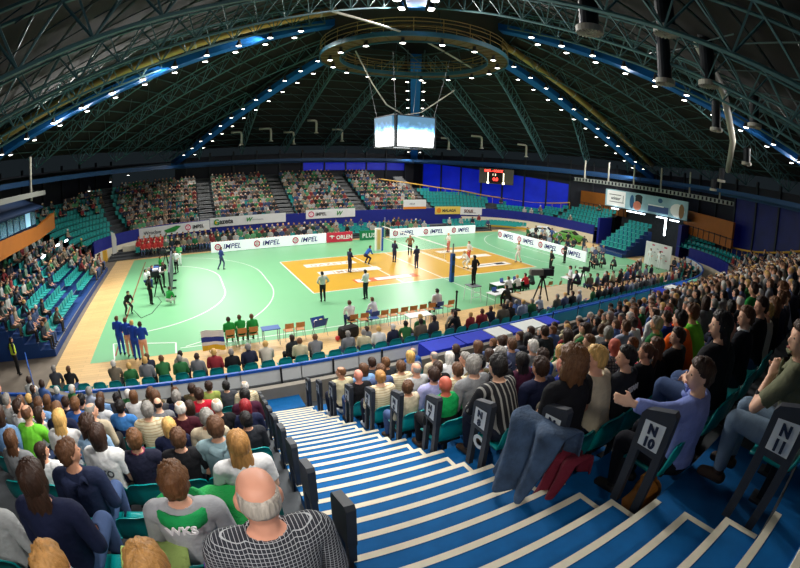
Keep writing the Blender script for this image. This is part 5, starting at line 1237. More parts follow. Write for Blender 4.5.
PEOPLE=[
('L', 1, -15.66, 0.99, 's', 'black', 'dkgrey', 'sitA', 'black-haired person in dark grey, front row beside the stairs'),
('L', 1, -16.08, 1.04, 's', 'dkbrown', 'yellowgreen', 'sitA', 'dark-haired person in yellow-green, front row second from stairs'),
('L', 1, -16.5, 1.03, 's', 'dkbrown', 'olive', 'sitA', 'dark-haired person in olive, front row third from stairs'),
('L', 1, -16.92, 1.0, 's', 'brown', 'black', 'sitA', 'brown-haired person in black, front row fourth from stairs'),
('L', 2, -15.3, 0.99, 't', 'white', 'cream', 'sitA', 'white-haired man in a pink-striped cream shirt by the steel rail'),
('L', 2, -17.4, 1.08, 's', 'brown', 'olive', 'sitA', 'brown-haired person in olive, second row middle'),
('L', 2, -17.82, 1.03, 'm', 'auburn', 'white', 'sitA', 'auburn bob-haired woman in white, second row'),
('L', 2, -18.24, 1.0, 's', 'black', 'dkgrey', 'sitA', 'black-haired person in dark grey next to light blue top'),
('L', 2, -18.66, 1.0, 'm', 'brown', 'ltblue', 'sitA', 'brown bob-haired woman in light blue'),
('L', 3, -16.31, 1.04, 's', 'dkbrown', 'red', 'sitA', 'dark-haired person in a bright red top'),
('L', 3, -16.77, 1.04, 's', 'grey', 'navy', 'sitA', 'grey-haired man in navy next to the red top'),
('L', 3, -17.19, 1.07, 'm', 'brown', 'dkgrey', 'sitA', 'brown bob-haired person in dark grey, third row'),
('L', 3, -18.43, 0.98, 'm', 'dkbrown', 'white', 'sitA', 'dark bob-haired woman in white behind light blue top'),
('L', 3, -18.85, 1.04, 's', 'black', 'dkgrey', 'sitA', 'black-haired person in dark grey beyond the blue hood'),
('L', 3, -19.27, 0.98, 's', 'dkbrown', 'navy', 'sitA', 'dark-haired person in navy, third row of the curve'),
('L', 3, -19.78, 0.98, 'l', 'auburn', 'olive', 'sitA', 'long auburn-haired woman in olive near the blue rail'),
('L', 4, -15.51, 0.99, 's', 'black', 'plum', 'sitA', 'black-haired person in plum near the stair rail'),
('L', 4, -17.76, 1.02, 's', 'black', 'bluenavy', 'sitA', 'black-haired man in a blue jacket with navy back'),
('L', 4, -18.66, 1.07, 's', 'auburn', 'blue', 'sitA', 'auburn-haired boy in a blue hooded jacket'),
('L', 4, -19.55, 1.03, 's', 'brown', 'ltblue', 'sitA', 'brown-haired person in light blue in front of white T-shirt'),
('L', 4, -20.03, 1.02, 'l', 'brown', 'navy', 'sitA', 'long brown-haired person in navy beside the light grey top'),
('L', 4, -20.45, 1.02, 's', 'grey', 'ltgrey', 'sitA', 'grey-haired person in light grey at the far end of the curve'),
('L', 5, -15.62, 0.92, 'm', 'red', 'navy', 'sitA', 'person with dyed red hair in navy near the stair rail'),
('L', 5, -16.04, 0.99, 't', 'white', 'black', 'sitA', 'bald white-fringed man in black beside the maroon sweater'),
('L', 5, -16.6, 1.02, 't', 'white', 'maroon', 'sitA', 'white-haired man in a dark maroon sweater'),
('L', 5, -17.11, 1.05, 's', 'grey', 'cream', 'sitA', 'grey-haired person in a cream striped sweater'),
('L', 5, -18.05, 1.07, 't', 'grey', 'beige', 'sitR', 'balding older man in beige above the denim shirt'),
('L', 5, -18.69, 1.08, 'l', 'auburn', 'navy', 'sitA', 'woman with auburn hair falling over a navy top'),
('L', 5, -19.11, 0.99, 'm', 'dkbrown', 'white', 'sitR', 'dark bob-haired woman in a white blouse'),
('L', 5, -19.53, 1.08, 's', 'dkbrown', 'white', 'sitR', 'dark-haired young man in a white T-shirt'),
('L', 6, -15.72, 0.88, 's', 'black', 'charcoal', 'sitA', 'black-haired person in charcoal with one leg stretched to the rail'),
('L', 6, -16.22, 0.98, 's', 'grey', 'beige', 'sitA', 'grey-haired man in beige between red top and grey hood'),
('L', 6, -16.73, 0.93, 'm', 'blond', 'navy', 'sitA', 'child with a blond bob in navy'),
('L', 6, -17.86, 1.01, 'c', 'dkbrown', 'denim', 'sitA', 'woman with dark curls in a faded denim shirt'),
('L', 6, -18.28, 1.08, 'l', 'blond', 'white', 'sitA', 'blond long-haired girl in white beside the lime T-shirt'),
('L', 6, -18.99, 1.06, 't', 'brown', 'lime', 'sitB', 'balding man in a lime green T-shirt'),
('L', 6, -19.41, 1.08, 'm', 'dkbrown', 'ltblue', 'sitA', 'dark bob-haired woman in light blue at the end of the curved row'),
('L', 7, -16.14, 1.0, 's', 'brown', 'greyhood', 'sitA', 'child in a grey-green hooded top'),
('L', 7, -16.56, 0.94, 's', 'brown', 'black', 'sitA', 'short-haired young man in a plain black T-shirt'),
('L', 7, -17.04, 0.97, 's', 'auburn', 'navymaroon', 'sitA', 'tousled auburn-haired boy in navy sweater with maroon collar'),
('L', 7, -17.46, 1.03, 'm', 'dkbrown', 'whiteprint', 'sitA', 'brown-haired girl in a white jersey with black print'),
('L', 7, -18.28, 0.86, 'l', 'dkbrown', 'white', 'sitR', 'girl with straight dark brown hair in white behind the hooded boy'),
('L', 7, -18.7, 0.97, 'l', 'brown', 'grey', 'sitA', 'long brown-haired woman in grey at the row end'),
('L', 8, -15.99, 0.99, 'l', 'honey', 'white', 'sitA', 'woman with long honey-blond hair next to the black T-shirt'),
('L', 8, -17.49, 1.05, 's', 'brown', 'navyhood', 'sitR', 'boy in a navy hooded top looking sideways'),
('L', 9, -16.48, 1.03, 's', 'auburn', 'greyscarf', 'sitA', 'spiky-haired boy in grey sweater and green lettered scarf'),
('L', 9, -18.05, 0.95, 'm', 'brown', 'ltgrey', 'sitA', 'brown bob-haired person in pale grey beside the very long brown hair'),
('L', 9, -17.44, 1.08, 'l', 'dkbrown', 'navy', 'sitA', 'woman with very long brown hair over a navy jumper'),
('L', 10, -16.07, 1.08, 'b', 'grey', 'check', 'sitA', 'bald man in black and white checked shirt beside the stair rail'),
('L', 10, -16.58, 1.08, 'l', 'honey', 'pink', 'sitA', 'fair long-haired girl wearing a pale headband'),
('L', 10, -17.03, 1.08, 's', 'honey', 'teal', 'sitA', 'fair-haired boy in grey top, in the topmost seat row'),
('R', 1, -10.7, 1.0, 't', 'grey', 'blue', 'sitA', 'balding man in a blue shirt before the covered tables'),
('R', 2, -12.32, 1.02, 's', 'dkbrown', 'dkgrey', 'sitA', 'dark-haired man in dark grey, second row by stairs'),
('R', 3, -12.92, 0.99, 'm', 'brown', 'ltblue', 'sitA', 'brown bob-haired woman in light blue, third row'),
('R', 3, -11.21, 0.95, 't', 'grey', 'beige', 'sitA', 'balding man in beige, third row'),
('R', 4, -13.42, 0.98, 'n', 'pink', 'black', 'sitA', 'bald pink-headed man in black by the first stair rails'),
('R', 4, -12.97, 0.99, 's', 'brown', 'slate', 'sitA', 'brown-haired man in slate blue beside cream shirts'),
('R', 4, -12.55, 0.98, 's', 'brown', 'cream', 'sitA', 'brown-haired man in a cream shirt'),
('R', 4, -11.44, 0.95, 'm', 'white', 'white', 'sitA', 'white-haired woman in a white jacket'),
('R', 4, -10.72, 1.03, 'm', 'brown', 'slate', 'sitA', 'brown-haired woman in slate near the covered tables'),
('R', 4, -10.07, 1.02, 's', 'dkbrown', 'white', 'sitA', 'dark-haired man in a white shirt near the covered tables'),
('R', 5, -13.42, 0.98, 'u', 'honey', 'cream', 'sitA', 'woman with a blond bun in a cream top'),
('R', 5, -12.75, 0.98, 'b', 'grey', 'ltgrey', 'sitA', 'bald grey-fringed man in a pale grey top'),
('R', 5, -12.33, 0.93, 's', 'dkbrown', 'black', 'sitA', 'dark-haired man in black, fifth row'),
('R', 6, -13.42, 0.87, 's', 'brown', 'beige', 'sitR', 'child with brown hair leaning beside the lavender shirt'),
('R', 6, -13.0, 0.96, 's', 'dkbrown', 'lavender', 'sitA', 'dark-haired man in a lavender shirt'),
('R', 6, -12.58, 0.94, 's', 'brown', 'cream', 'sitA', 'brown-haired person in cream between olive and lavender'),
('R', 6, -12.16, 0.97, 's', 'black', 'olive', 'sitA', 'black-haired man in an olive brown jacket'),
('R', 6, -11.74, 1.01, 's', 'grey', 'navystripe', 'sitA', 'grey-haired man in a navy striped polo'),
('R', 6, -10.99, 0.99, 's', 'white', 'grey', 'sitA', 'white-haired person in grey, sixth row'),
('R', 7, -13.42, 0.94, 'n', 'red', 'greenblack', 'sitA', 'bald man in a green and black jacket beside the rail'),
('R', 7, -13.0, 1.08, 's', 'grey', 'grey', 'sitR', 'small grey-haired woman in grey'),
('R', 7, -12.58, 1.04, 's', 'black', 'black', 'sitA', 'black-haired man in black beside the striped polo'),
('R', 7, -12.16, 0.97, 'l', 'black', 'plum', 'sitA', 'black long-haired woman in plum'),
('R', 7, -11.74, 0.95, 's', 'dkbrown', 'blue', 'sitA', 'dark-haired man in blue beyond the striped shirt'),
('R', 7, -11.32, 0.92, 'l', 'blond', 'beige', 'sitA', 'long blond-haired woman in beige'),
('R', 7, -7.73, 0.95, 'm', 'red', 'red', 'sitA', 'red-haired woman in red'),
('R', 8, -13.23, 1.06, 's', 'black', 'stripes', 'sitB', 'black-haired man in a black and grey striped shirt'),
('R', 8, -12.78, 1.0, 's', 'dkbrown', 'navy', 'sitA', 'dark-haired man in navy beside the navy sweater'),
('R', 8, -12.36, 0.93, 'n', 'pink', 'royal', 'sitA', 'bald man in a royal blue sweater'),
('R', 8, -11.27, 0.94, 'n', 'red', 'plaid', 'sitA', 'bald ruddy man in a grey plaid shirt'),
('R', 8, -10.76, 0.86, 's', 'brown', 'green', 'sitL', 'brown-haired man in green beside the plaid shirt'),
('R', 8, -9.29, 0.97, 's', 'dkbrown', 'royal', 'sitB', 'dark-haired man in royal blue beside the orange T-shirt'),
('R', 9, -13.4, 1.05, 'c', 'auburn', 'black', 'sitA', 'woman with auburn curls in a black top'),
('R', 9, -12.9, 1.06, 's', 'blond', 'beige', 'sitG', 'blond person in beige resting chin on hand'),
('R', 9, -12.48, 1.0, 's', 'black', 'charcoal', 'sitL', 'black-haired man in charcoal with white shoulder print'),
('R', 9, -12.06, 0.86, 'p', 'brown', 'black', 'sitL', 'girl with a brown ponytail in black and red scarf'),
('R', 9, -11.64, 0.92, 'l', 'brown', 'black', 'sitG', 'long brown-haired girl in black clasping her hands'),
('R', 9, -11.22, 0.96, 's', 'dkbrown', 'black', 'sitL', 'dark-haired man in a black suit jacket'),
('R', 9, -10.8, 1.06, 's', 'black', 'orange', 'sitB', 'black-haired man in a bright orange T-shirt'),
('R', 9, -10.34, 1.08, 's', 'brown', 'lime', 'sitB', 'brown-haired man in lime green beyond the orange T-shirt'),
('R', 9, -9.45, 0.89, 's', 'dkbrown', 'navy', 'sitL', 'dark-haired man in navy above the bald man'),
('R', 9, -7.41, 1.08, 's', 'dkbrown', 'green', 'sitA', 'dark-haired man in green high in the dark crowd'),
('R', 9, -3.93, 0.86, 's', 'dkbrown', 'ltblue', 'sitB', 'dark-haired man in a blue checked shirt leaning forward'),
('R', 10, -13.2, 1.05, 's', 'dkbrown', 'periwinkle', 'sitF', 'dark-haired man in periwinkle shirt with arm over the numbered rail'),
('R', 10, -12.35, 1.08, 'l', 'black', 'black', 'sitL', 'long black-haired woman in black above the bald man'),
('R', 10, -12.1, 1.0, 'n', 'pink', 'charcoal', 'sitL', 'bald man in charcoal behind the periwinkle shirt'),
('R', 10, -11.37, 1.0, 's', 'brown', 'collar', 'sitL', 'brown-haired man in black with a white collar'),
('R', 10, -10.6, 1.0, 's', 'dkbrown', 'black', 'sitL', 'dark-haired man in black beside the white collar'),
]
# ------------------------------------------------------------------ crowd in the near stand, seat by seat
def row_pt(n, x, off):
    """point on near row n at abscissa x (front corners follow the curve), with the facing angle"""
    D = RD(n) + off
    if x < -CX or x > CX:
        cx = -CX if x < 0 else CX; dx = x - cx
        if abs(dx) >= D: return None
        dy = math.sqrt(D * D - dx * dx); return cx + dx, -CY - dy, math.atan2(dx / D, dy / D)
    return x, -CY - D, 0.0
taken = {}
def sit_at(n, x, off=.60):
    r = row_pt(n, x, off); return r
groupN = 'spectators in the near upper stand'
PEOPLE_COUNT = 0
def is_free(n, x, side, d=.40): return all(abs(x - q) > d for q in taken.get((side, n), []))
for (side, n, x, sc, hs, hcol, shirt, kind, label) in PEOPLE:
    r = sit_at(n, x); 
    if r is None: continue
    px, py, rz = r; taken.setdefault((side, n), []).append(x)
    if shirt == 'check': HC['ring'] = (190, 180, 168); hcol = 'ring'
    dz = .15 if shirt == 'check' else -.02 if shirt == 'periwinkle' else .12 if n == 9 and hs in 'cp' and side == 'R' else .10 if n == 10 and side == 'R' else .0 if n == 10 else 0
    if shirt == 'check': sc = .98; dz = .26
    if n == 10 and side == 'L' and shirt != 'check': sc = .97; dz = -.02
    py -= .16 if shirt == 'periwinkle' else 0
    o, s = person_full(kind, px, py, RZ(n) + dz, rz + RNG.normal(0, .08), hs, hcol, shirt, label, None, sc=sc, trous=(26, 28, 36) if shirt == 'periwinkle' else None)
    PEOPLE_COUNT += 1
    q = sit_at(n, x, .62); seat(q[0], q[1], RZ(n), q[2], 'teal seat shell under the ' + ' '.join(label.split()[:9]), None)
    # details the photograph shows on a few of them
    if shirt == 'periwinkle':
        V, F = tube_np([(.07 * math.sin(t), .03 - .072 * math.cos(t), 1.035) for t in np.linspace(-2.6, 2.6, 12)], [(.014, .022)] * 12, 8); b = MB(); b.add(V, F); h = b.build('collar', M_cloth, o, smooth=True); h.color = s.color
    if shirt == 'greenblack':
        b = MB(); b.box((0, -.0, .0), (.01, .01, .01)); 
        c = s.copy(); c.data = s.data.copy(); COL.objects.link(c); c.name = 'jacket_hem'; c.color = (*lin((22, 24, 26)), 1); c.parent = o
        bm = bmesh.new(); bm.from_mesh(c.data); bmesh.ops.delete(bm, geom=[v for v in bm.verts if v.co.z > .80], context='VERTS')
        for v in bm.verts: v.co += v.normal * .006
        bm.to_mesh(c.data); bm.free()
    if shirt == 'bluenavy':
        c = s.copy(); c.data = s.data.copy(); COL.objects.link(c); c.name = 'jacket_back'; c.color = (*lin((30, 40, 80)), 1); c.parent = o
        bm = bmesh.new(); bm.from_mesh(c.data); bmesh.ops.delete(bm, geom=[v for v in bm.verts if v.co.z > .84], context='VERTS')
        for v in bm.verts: v.co += v.normal * .006
        bm.to_mesh(c.data); bm.free()
    if shirt in ('navyhood', 'greyhood'):
        V, F = tube_np([(-.1, .0, 1.0), (-.09, -.08, .99), (0, -.13, .95), (.09, -.08, .99), (.1, 0, 1.0)], [.03, .05, .065, .05, .03], 12); b = MB(); b.add(V, F); h = b.build('hood', M_cloth, o, smooth=True); h.color = s.color
    if shirt == 'navymaroon':
        V, F = tube_np([(.07 * math.sin(t), .03 - .075 * math.cos(t), 1.035) for t in np.linspace(-2.4, 2.4, 12)], [.022] * 12, 8); b = MB(); b.add(V, F); h = b.build('collar', mat('collar_maroon', (122, 30, 66), .8), o, smooth=True)
    if shirt == 'collar':
        V, F = tube_np([(.068 * math.sin(t), .035 - .07 * math.cos(t), 1.05) for t in np.linspace(-2.6, 2.6, 12)], [(.016, .022)] * 12, 8); b = MB(); b.add(V, F); b.build('collar', M_inkwhite, o, smooth=True)
    if shirt == 'greyscarf':
        V, F = tube_np([(.15 * math.sin(t), .02 - .135 * math.cos(t), .985 + .0 * t) for t in np.linspace(-2.7, 2.7, 16)], [(.06, .034)] * 16, 10, (0, 0, 1)); b = MB(); b.add(V, F); h = b.build('scarf', mat('scarf_green', (20, 160, 84), .85, bump=.4), o, smooth=True)
        text('lettering', 'WKS', .085, M_inkwhite, h, (-.09, -.19, .975), (PI / 2, 0, 0), bold=.003)
    if shirt == 'whiteprint':
        text('lettering', 'COCO', .11, M_inkd, s, (-.165, -.20, .85), (PI / 2 - .1, 0, 0), bold=.002, shear=.1); b = MB(); b.ell((.03, -.15, .70), (.035, .012, .045), 10, 6); b.build('printed_emblem', M_pink, s)
    if hs == 'l' and 'headband' in label:
        V, F = tube_np([(.088 * math.sin(t), .03, .1 * math.cos(t)) for t in np.linspace(-1.7, 1.7, 16)], [.008] * 16, 6); b = MB(); b.add(V + np.array([0, 0, .01]), F); h = b.build('headband', mat('band_pale', (226, 222, 170), .6), o); h.location = template(kind)['hc']
    if 'and red scarf' in label:
        V, F = tube_np([(.1 * math.sin(t), .03 - .09 * math.cos(t), 1.0) for t in np.linspace(-2.7, 2.7, 14)], [(.04, .026)] * 14, 8, (0, 0, 1)); b = MB(); b.add(V, F); b.build('scarf', pattern_mat('scarf_red', (170, 30, 44), (220, 200, 200), 'along', 14), o, smooth=True)
    if 'white shoulder print' in label:
        text('lettering', 'TEAM', .085, M_inkwhite, s, (-.12, -.135, .88), (PI / 2 - .1, 0, 0), bold=.003)
# rest of the near stand: filled at seat pitch
SH = [(28, 30, 38), (30, 36, 60), (60, 62, 68), (24, 24, 26), (120, 122, 126), (196, 188, 172), (226, 226, 222), (88, 96, 130), (70, 100, 160), (150, 44, 52), (44, 110, 60), (110, 100, 84), (48, 50, 60), (160, 170, 190), (36, 40, 44), (206, 196, 160)]
SHN = ['black', 'navy', 'dark grey', 'black', 'grey', 'beige', 'white', 'slate blue', 'blue', 'dark red', 'green', 'taupe', 'charcoal', 'pale blue', 'black', 'cream']
HK = [('brown', 'brown'), ('dkbrown', 'dark'), ('dkbrown', 'dark'), ('grey', 'grey'), ('blond', 'blond'), ('auburn', 'auburn'), ('black', 'black'), ('white', 'white')]
CROWD = Stuff()
def crowd_person(x, y, z, rz, kind='sitA', shirt=None, sc=1.0):
    me = figure(kind, dec=.16); c = shirt or SH[int(RNG.integers(len(SH)))]
    cols = [lin(SKINS[int(RNG.integers(4))]), tuple(v * .8 for v in lin(c)), lin(TROUS[int(RNG.integers(6))]), lin(HC[HK[int(RNG.integers(8))][0]]), lin((40, 36, 34))]
    CROWD.add(me, x, y, z, rz + RNG.normal(0, .15), sc, cols)
cand = []
for n in range(1, 13):
    xs = np.arange(-13.42, 26, .56)
    for i, x in enumerate(xs):
        r = sit_at(n, x)
        if r is None: continue
        px, py, rz = r
        if not inside_hex(px, py, 1.2): continue
        a = math.atan2(-py - CY, px - CX) if px > CX else PI / 2
        if px > CX and a < .85: continue
        cand.append((n, i, x, px, py, rz))
for n in range(1, 7):
    for i, x in enumerate(np.arange(-15.95, -21.5, -.55)): 
        r = sit_at(n, x)
        if r: cand.append((n, -1 - i, x, *r))
def cam_d(px, py): return math.hypot(px + 16.16, py + 28.2)
cand.sort(key=lambda c: cam_d(c[3], c[4]))
ROWW = 'zero first second third fourth fifth sixth seventh eighth ninth tenth eleventh twelfth'.split()
fill_n = 0
for (n, i, x, px, py, rz) in cand:
    side = 'L' if i < 0 else 'R'
    if not is_free(n, x, side, .46 if side == 'R' else .5): continue
    taken.setdefault((side, n), []).append(x)
    if cam_d(px, py) < 2.3: continue
    if side == 'R' and (n == 1 and px < 5 or n == 2 and px < -3): continue
    if side == 'R' and (n >= 11 and px < -9.5 or n == 10 and px < -12.4): continue
    if RNG.random() < (.04 if side == 'R' else .15):
        if seat_state['count'] < 170: q = sit_at(n, x, .62); seat(q[0], q[1], RZ(n), q[2], f'empty teal seat, {ROWW[n]} row, {nth(abs(i))} from the stairs' + (' on the checked-shirt side' if side == 'L' else ' on the numbered-rail side'), None)
        continue
    d = cam_d(px, py)
    ci = int(RNG.integers(len(SH)))
    if fill_n < 112:
        hk = HK[int(RNG.integers(8))]; hs = 'ssstmmlcsbs'[int(RNG.integers(11))]; nm = dict(s='short-haired', t='thin-haired', m='bob-haired', l='long-haired', c='curly-haired', b='balding')[hs]
        label = f"{hk[1]} {nm} person in {SHN[ci]}, {ROWW[n]} row, {nth(abs(i))} from the stairs" + (', checked-shirt side' if side == 'L' else '')
        CL['fill'] = SH[ci]; CL['fill%d' % ci] = SH[ci]
        kind = ['sitA', 'sitL', 'sitB', 'sitA', 'sitR'][int(RNG.integers(5))]
        if d < 9: o, s = person_full(kind, px, py, RZ(n), rz + RNG.normal(0, .15), hs, hk[0], 'fill%d' % ci, label, None, sc=RNG.uniform(.92, 1.04))
        else: person_far(kind if kind != 'sitR' else 'sitA', px, py, RZ(n), rz + RNG.normal(0, .15), SH[ci], TROUS[int(RNG.integers(6))], HC[hk[0]], label, None, RNG.uniform(.92, 1.04))
        PEOPLE_COUNT += 1
        fill_n += 1
    else: crowd_person(px, py, RZ(n), rz, ['sitA', 'sitB', 'sitL'][int(RNG.integers(3))], SH[ci])
# person at the picture edge with hand on chin, seat above the last numbered rail
r = sit_at(11, -13.12, .68); o, s = person_full('sitG', r[0], r[1], RZ(11) + .14, 0, 's', 'dkbrown', 'oliveT', 'man in an olive T-shirt resting his chin, beside the topmost numbered rail', None, 'short', trous=(110, 130, 150)); s.color = (*lin((110, 112, 88)), 1)
b = MB(); b.cyl((-.155, .30, .76), (-.15, .298, .79), .034, 12); b.build('wristwatch', M_black, o)
q = sit_at(11, -13.12, .7); seat(q[0], q[1], RZ(11) + .1, q[2], 'teal seat shell under the man in the olive T-shirt', None)
q = sit_at(11, -12.55, .62); seat(q[0], q[1], RZ(11), q[2], 'empty teal seat beside the man in the olive T-shirt', None)
for n, x in ((5, -13.45), (6, -13.45), (8, -13.45), (9, -13.55)):
    if is_free(n, x, 'R', .4): q = sit_at(n, x, .62); seat(q[0], q[1], RZ(n), q[2], f'empty teal seat at the stair end of the {ROWW[n]} row', None)
for n, x in ((8, -16.55), (8, -17.0), (9, -17.0), (9, -17.45), (10, -16.0), (10, -15.85), (10, -17.5), (7, -18.1)):
    if is_free(n, x, 'L', .3): taken[('L', n)].append(x); q = sit_at(n, x, .62); seat(q[0], q[1], RZ(n), q[2], f'empty teal seat, {ROWW[n]} row, {nth(int((-15.4 - x) / .45))} from the stairs, near {"boy with the scarf" if n == 9 else "young spectators" if n == 8 else "stair rail" if x > -16.2 else "fair-haired boy" if n == 10 else "brown-haired girl"}', None)
# denim jacket thrown over the rail, wine-red bag strap below; bag by the seat; green coat
def drape(name, x, y, z, m, label, w=.62, h=.95, fold=.12):
    b = MB(); nx, nz = 14, 16
    def P(i, j):
        u, v = i / nx, j / nz; side_ = v - .35
        yy = (u - .5) * w * (1 - .25 * v) ; zz = -abs(side_) * h + .05 * math.sin(u * 7) * v; xx = (-.08 - .26 * v * v if side_ > 0 else .12 + .1 * (.35 - v)) + fold * .3 * math.sin(u * 11 + v * 4)
        return (xx, yy, zz)
    vs = [P(i, j) for j in range(nz + 1) for i in range(nx + 1)]; fs = [(j * (nx + 1) + i, j * (nx + 1) + i + 1, (j + 1) * (nx + 1) + i + 1, (j + 1) * (nx + 1) + i) for j in range(nz) for i in range(nx)]
    b.add(vs, fs); o = b.build(name, m, loc=(x, y, z), smooth=True); md = o.modifiers.new('thick', 'SOLIDIFY'); md.thickness = .025; md.offset = 0; md = o.modifiers.new('sub', 'SUBSURF'); md.levels = 1; md.render_levels = 1
    tag(o, label, name.split('_')[-1]); return o
o = drape('denim_jacket', -13.76, -26.28, RZ(9) + 1.0, mat('denim_dark', (58, 78, 104), .85, var=.4, vscale=9, bump=.6, bscale=30), 'dark denim jacket draped over the stair rail beside the auburn curls', .62, .95, .2)
drape('wine_scarf', -13.60, -26.52, RZ(9) + .72, mat('wine_red', (110, 24, 44), .85, bump=.5), 'wine-red scarf hanging beside the denim jacket at the numbered rail', .26, .7, .14)
b = MB(); V, F = tube_np([(-.16, 0, .1), (0, .0, .16), (.16, .02, .1)], [(.1, .12), (.12, .16), (.1, .1)], 14); b.add(V, F); o = b.build('leather_bag', mat('leather_tan', (176, 112, 44), .5, bump=.3), loc=(-13.35, -27.2, RZ(10) + .02), smooth=True); tag(o, 'tan leather bag on the blue floor by the topmost numbered rail', 'bag'); b = MB(); b.tube([(-.15, 0, .2), (-.1, .05, .36), (.1, .05, .36), (.15, .0, .2)], .014, 6); b.build('strap', MATS['leather_tan'], o)
o = drape('green_coat', -16.28, -25.45, RZ(8) + .86, mat('coat_green', (24, 150, 70), .85, bump=.5), 'bright green coat laid over a seat back in front of the checked shirt', .5, .35, .1); o.rotation_euler.z = PI / 2
o = drape('lime_coat', -16.75, -26.35, RZ(9) + .82, mat('coat_lime', (170, 196, 110), .85, bump=.5), 'pale lime coat laid over a seat beside the headband girl', .5, .3, .1); o.rotation_euler.z = PI / 2
b = MB(); b.ell((0, 0, 0), (.075, .075, .09), 16, 12); tag(b.build('purple_cap', mat('cap_purple', (110, 60, 190), .8, bump=.3), loc=(-16.30, -26.92, RZ(10) + .92), smooth=True), 'small purple knitted cap at the bottom beside the checked shirt', 'cap')
# ------------------------------------------------------------------ courtside rows below the blue rail
k = 0
skip = {('b', 2), ('b', 11), ('b', 17), ('b', 18), ('b', 30)}
for row, y, z in (('f', -14.2, .34), ('b', -15.2, .64)):
    for i, x in enumerate(np.arange(-21.5, 13.6, .58)):
        if row == 'f' and (x < -20.3 or RNG.random() < .55): continue
        if row == 'b' and x < -19: yy = y + (-19 - x) * .06
        else: yy = y
        if -.6 < x < 5.6 and y > -15: continue
        p_empty = .14 if x > -18.5 else .5
        if row == 'b' and seat_state['count'] < 290: seat(x, yy, z, 0, f'teal courtside seat before the blue rail, {nth(i)} counted from the bleacher corner', 'teal courtside seats before the blue rail', False)
        if RNG.random() < p_empty: continue
        ci = int(RNG.integers(len(SH))); hk = HK[int(RNG.integers(8))]
        if PEOPLE_COUNT < 254:
            person_far(['sitA', 'sitB', 'sitA'][int(RNG.integers(3))], x, yy, z, RNG.normal(0, .2), SH[ci], TROUS[int(RNG.integers(6))], HC[hk[0]], f"{hk[1]}-haired person in {SHN[ci]}, {'back' if row == 'b' else 'front'} courtside row, {nth(i)} from the bleacher corner", None, RNG.uniform(.92, 1.05)); PEOPLE_COUNT += 1
        else: crowd_person(x, yy, z, 0)
# courtside seats on the curve beyond the platform, crew and spectators on it
for i, (x, y) in enumerate([(6 + .62 * j, -12.2 - .15 * (j % 3)) for j in range(14)] + [(12 + .7 * j, -11.4 + .25 * j) for j in range(8)]): crowd_person(x, y, .02 if y > -12 else .3, .1 * (i % 3), 'sitA')
# ------------------------------------------------------------------ people on the court
def cp(kind, x, y, rz, shirt, trous, hairc, label, z=.016, group=None, sc=1.0):
    global PEOPLE_COUNT; PEOPLE_COUNT += 1
    return person_far(kind, x, y, z, rz, shirt, trous, HC[hairc], label, group, sc)
W_ = (236, 238, 238); NB = (36, 40, 74); BK = (26, 26, 28); GR = (30, 150, 60); BL = (24, 72, 180); PL_ = (222, 160, 140)
cp('standHips', -9.0, -6.2, .1, (206, 212, 206), BK, 'black', 'line judge in pale shirt and black trousers watching near the orange corner')
cp('standArms', -6.65, -6.7, .5, W_, (30, 44, 52), 'black', 'line judge in white holding a flag forward by the orange court')
cp('standArms', -5.2, -.7, -1.3, NB, NB, 'dkbrown', 'player in dark blue standing on the near half of the orange court')
cp('standReady', -3.0, 1.25, -1.4, (40, 90, 176), NB, 'dkbrown', 'crouching player in brighter blue by the attack line')
cp('standArms', -.9, .9, -1.2, NB, NB, 'auburn', 'player in dark blue with raised forearms before the net')
cp('standHips', 1.5, 2.75, 2.8, (150, 120, 90), BK, 'brown', 'player standing deepest on court behind the dark blue pair')
cp('standArms', -.35, -1.5, .2, NB, NB, 'black', 'player in dark blue seen from behind close to the net')
cp('standArms', 5.3, 2.7, 1.6, W_, (206, 120, 110), 'blond', 'white-shirted player behind the net post')
cp('standReady', 3.1, -2.9, 1.7, W_, W_, 'blond', 'crouching player in white on the far half of the court')
cp('standHips', 4.6, -1.2, 1.5, (228, 232, 228), (210, 90, 80), 'brown', 'white-shirted player half hidden by the standing referee')
cp('standStep', 8.55, -2.75, 1.4, W_, W_, 'blond', 'player in white stepping at the court corner')
cp('standStep', -13.65, 3.9, -1.2, (44, 60, 130), (60, 70, 110), 'brown', 'server in blue waiting behind the end line')
cp('standHips', -1.25, -9.4, .3, (28, 30, 32), (28, 30, 32), 'black', 'referee in dark suit standing on the white referee stand', .95)
cp('standHips', 8.8, -6.2, 1.2, BK, BK, 'black', 'person in black standing behind the court corner'); cp('standArms', 12.6, -4.4, 1.2, (36, 40, 50), BK, 'brown', 'person in dark clothes standing before the end board')
cp('standHips', -17.15, 4.5, 2.6, W_, BK, 'dkbrown', 'person in white shirt and black trousers beside the grey screen')
for i, (x, y, rz) in enumerate(((-19.75, -9.9, -.3), (-19.3, -10.25, -.2), (-18.95, -10.7, -.3), (-18.55, -11.0, -.1))): cp('standArms', x, y, rz, BL, (226, 170, 140) if i % 2 else BL, ['auburn', 'brown', 'blond', 'dkbrown'][i], f'substitute player in royal blue, {ORD[i]} of the four standing at the court corner', .01, None, 1.03)
cp('standReady', -20.0, -4.3, -2.5, BK, BK, 'black', 'person in black bending forward on the court edge behind the blue players')
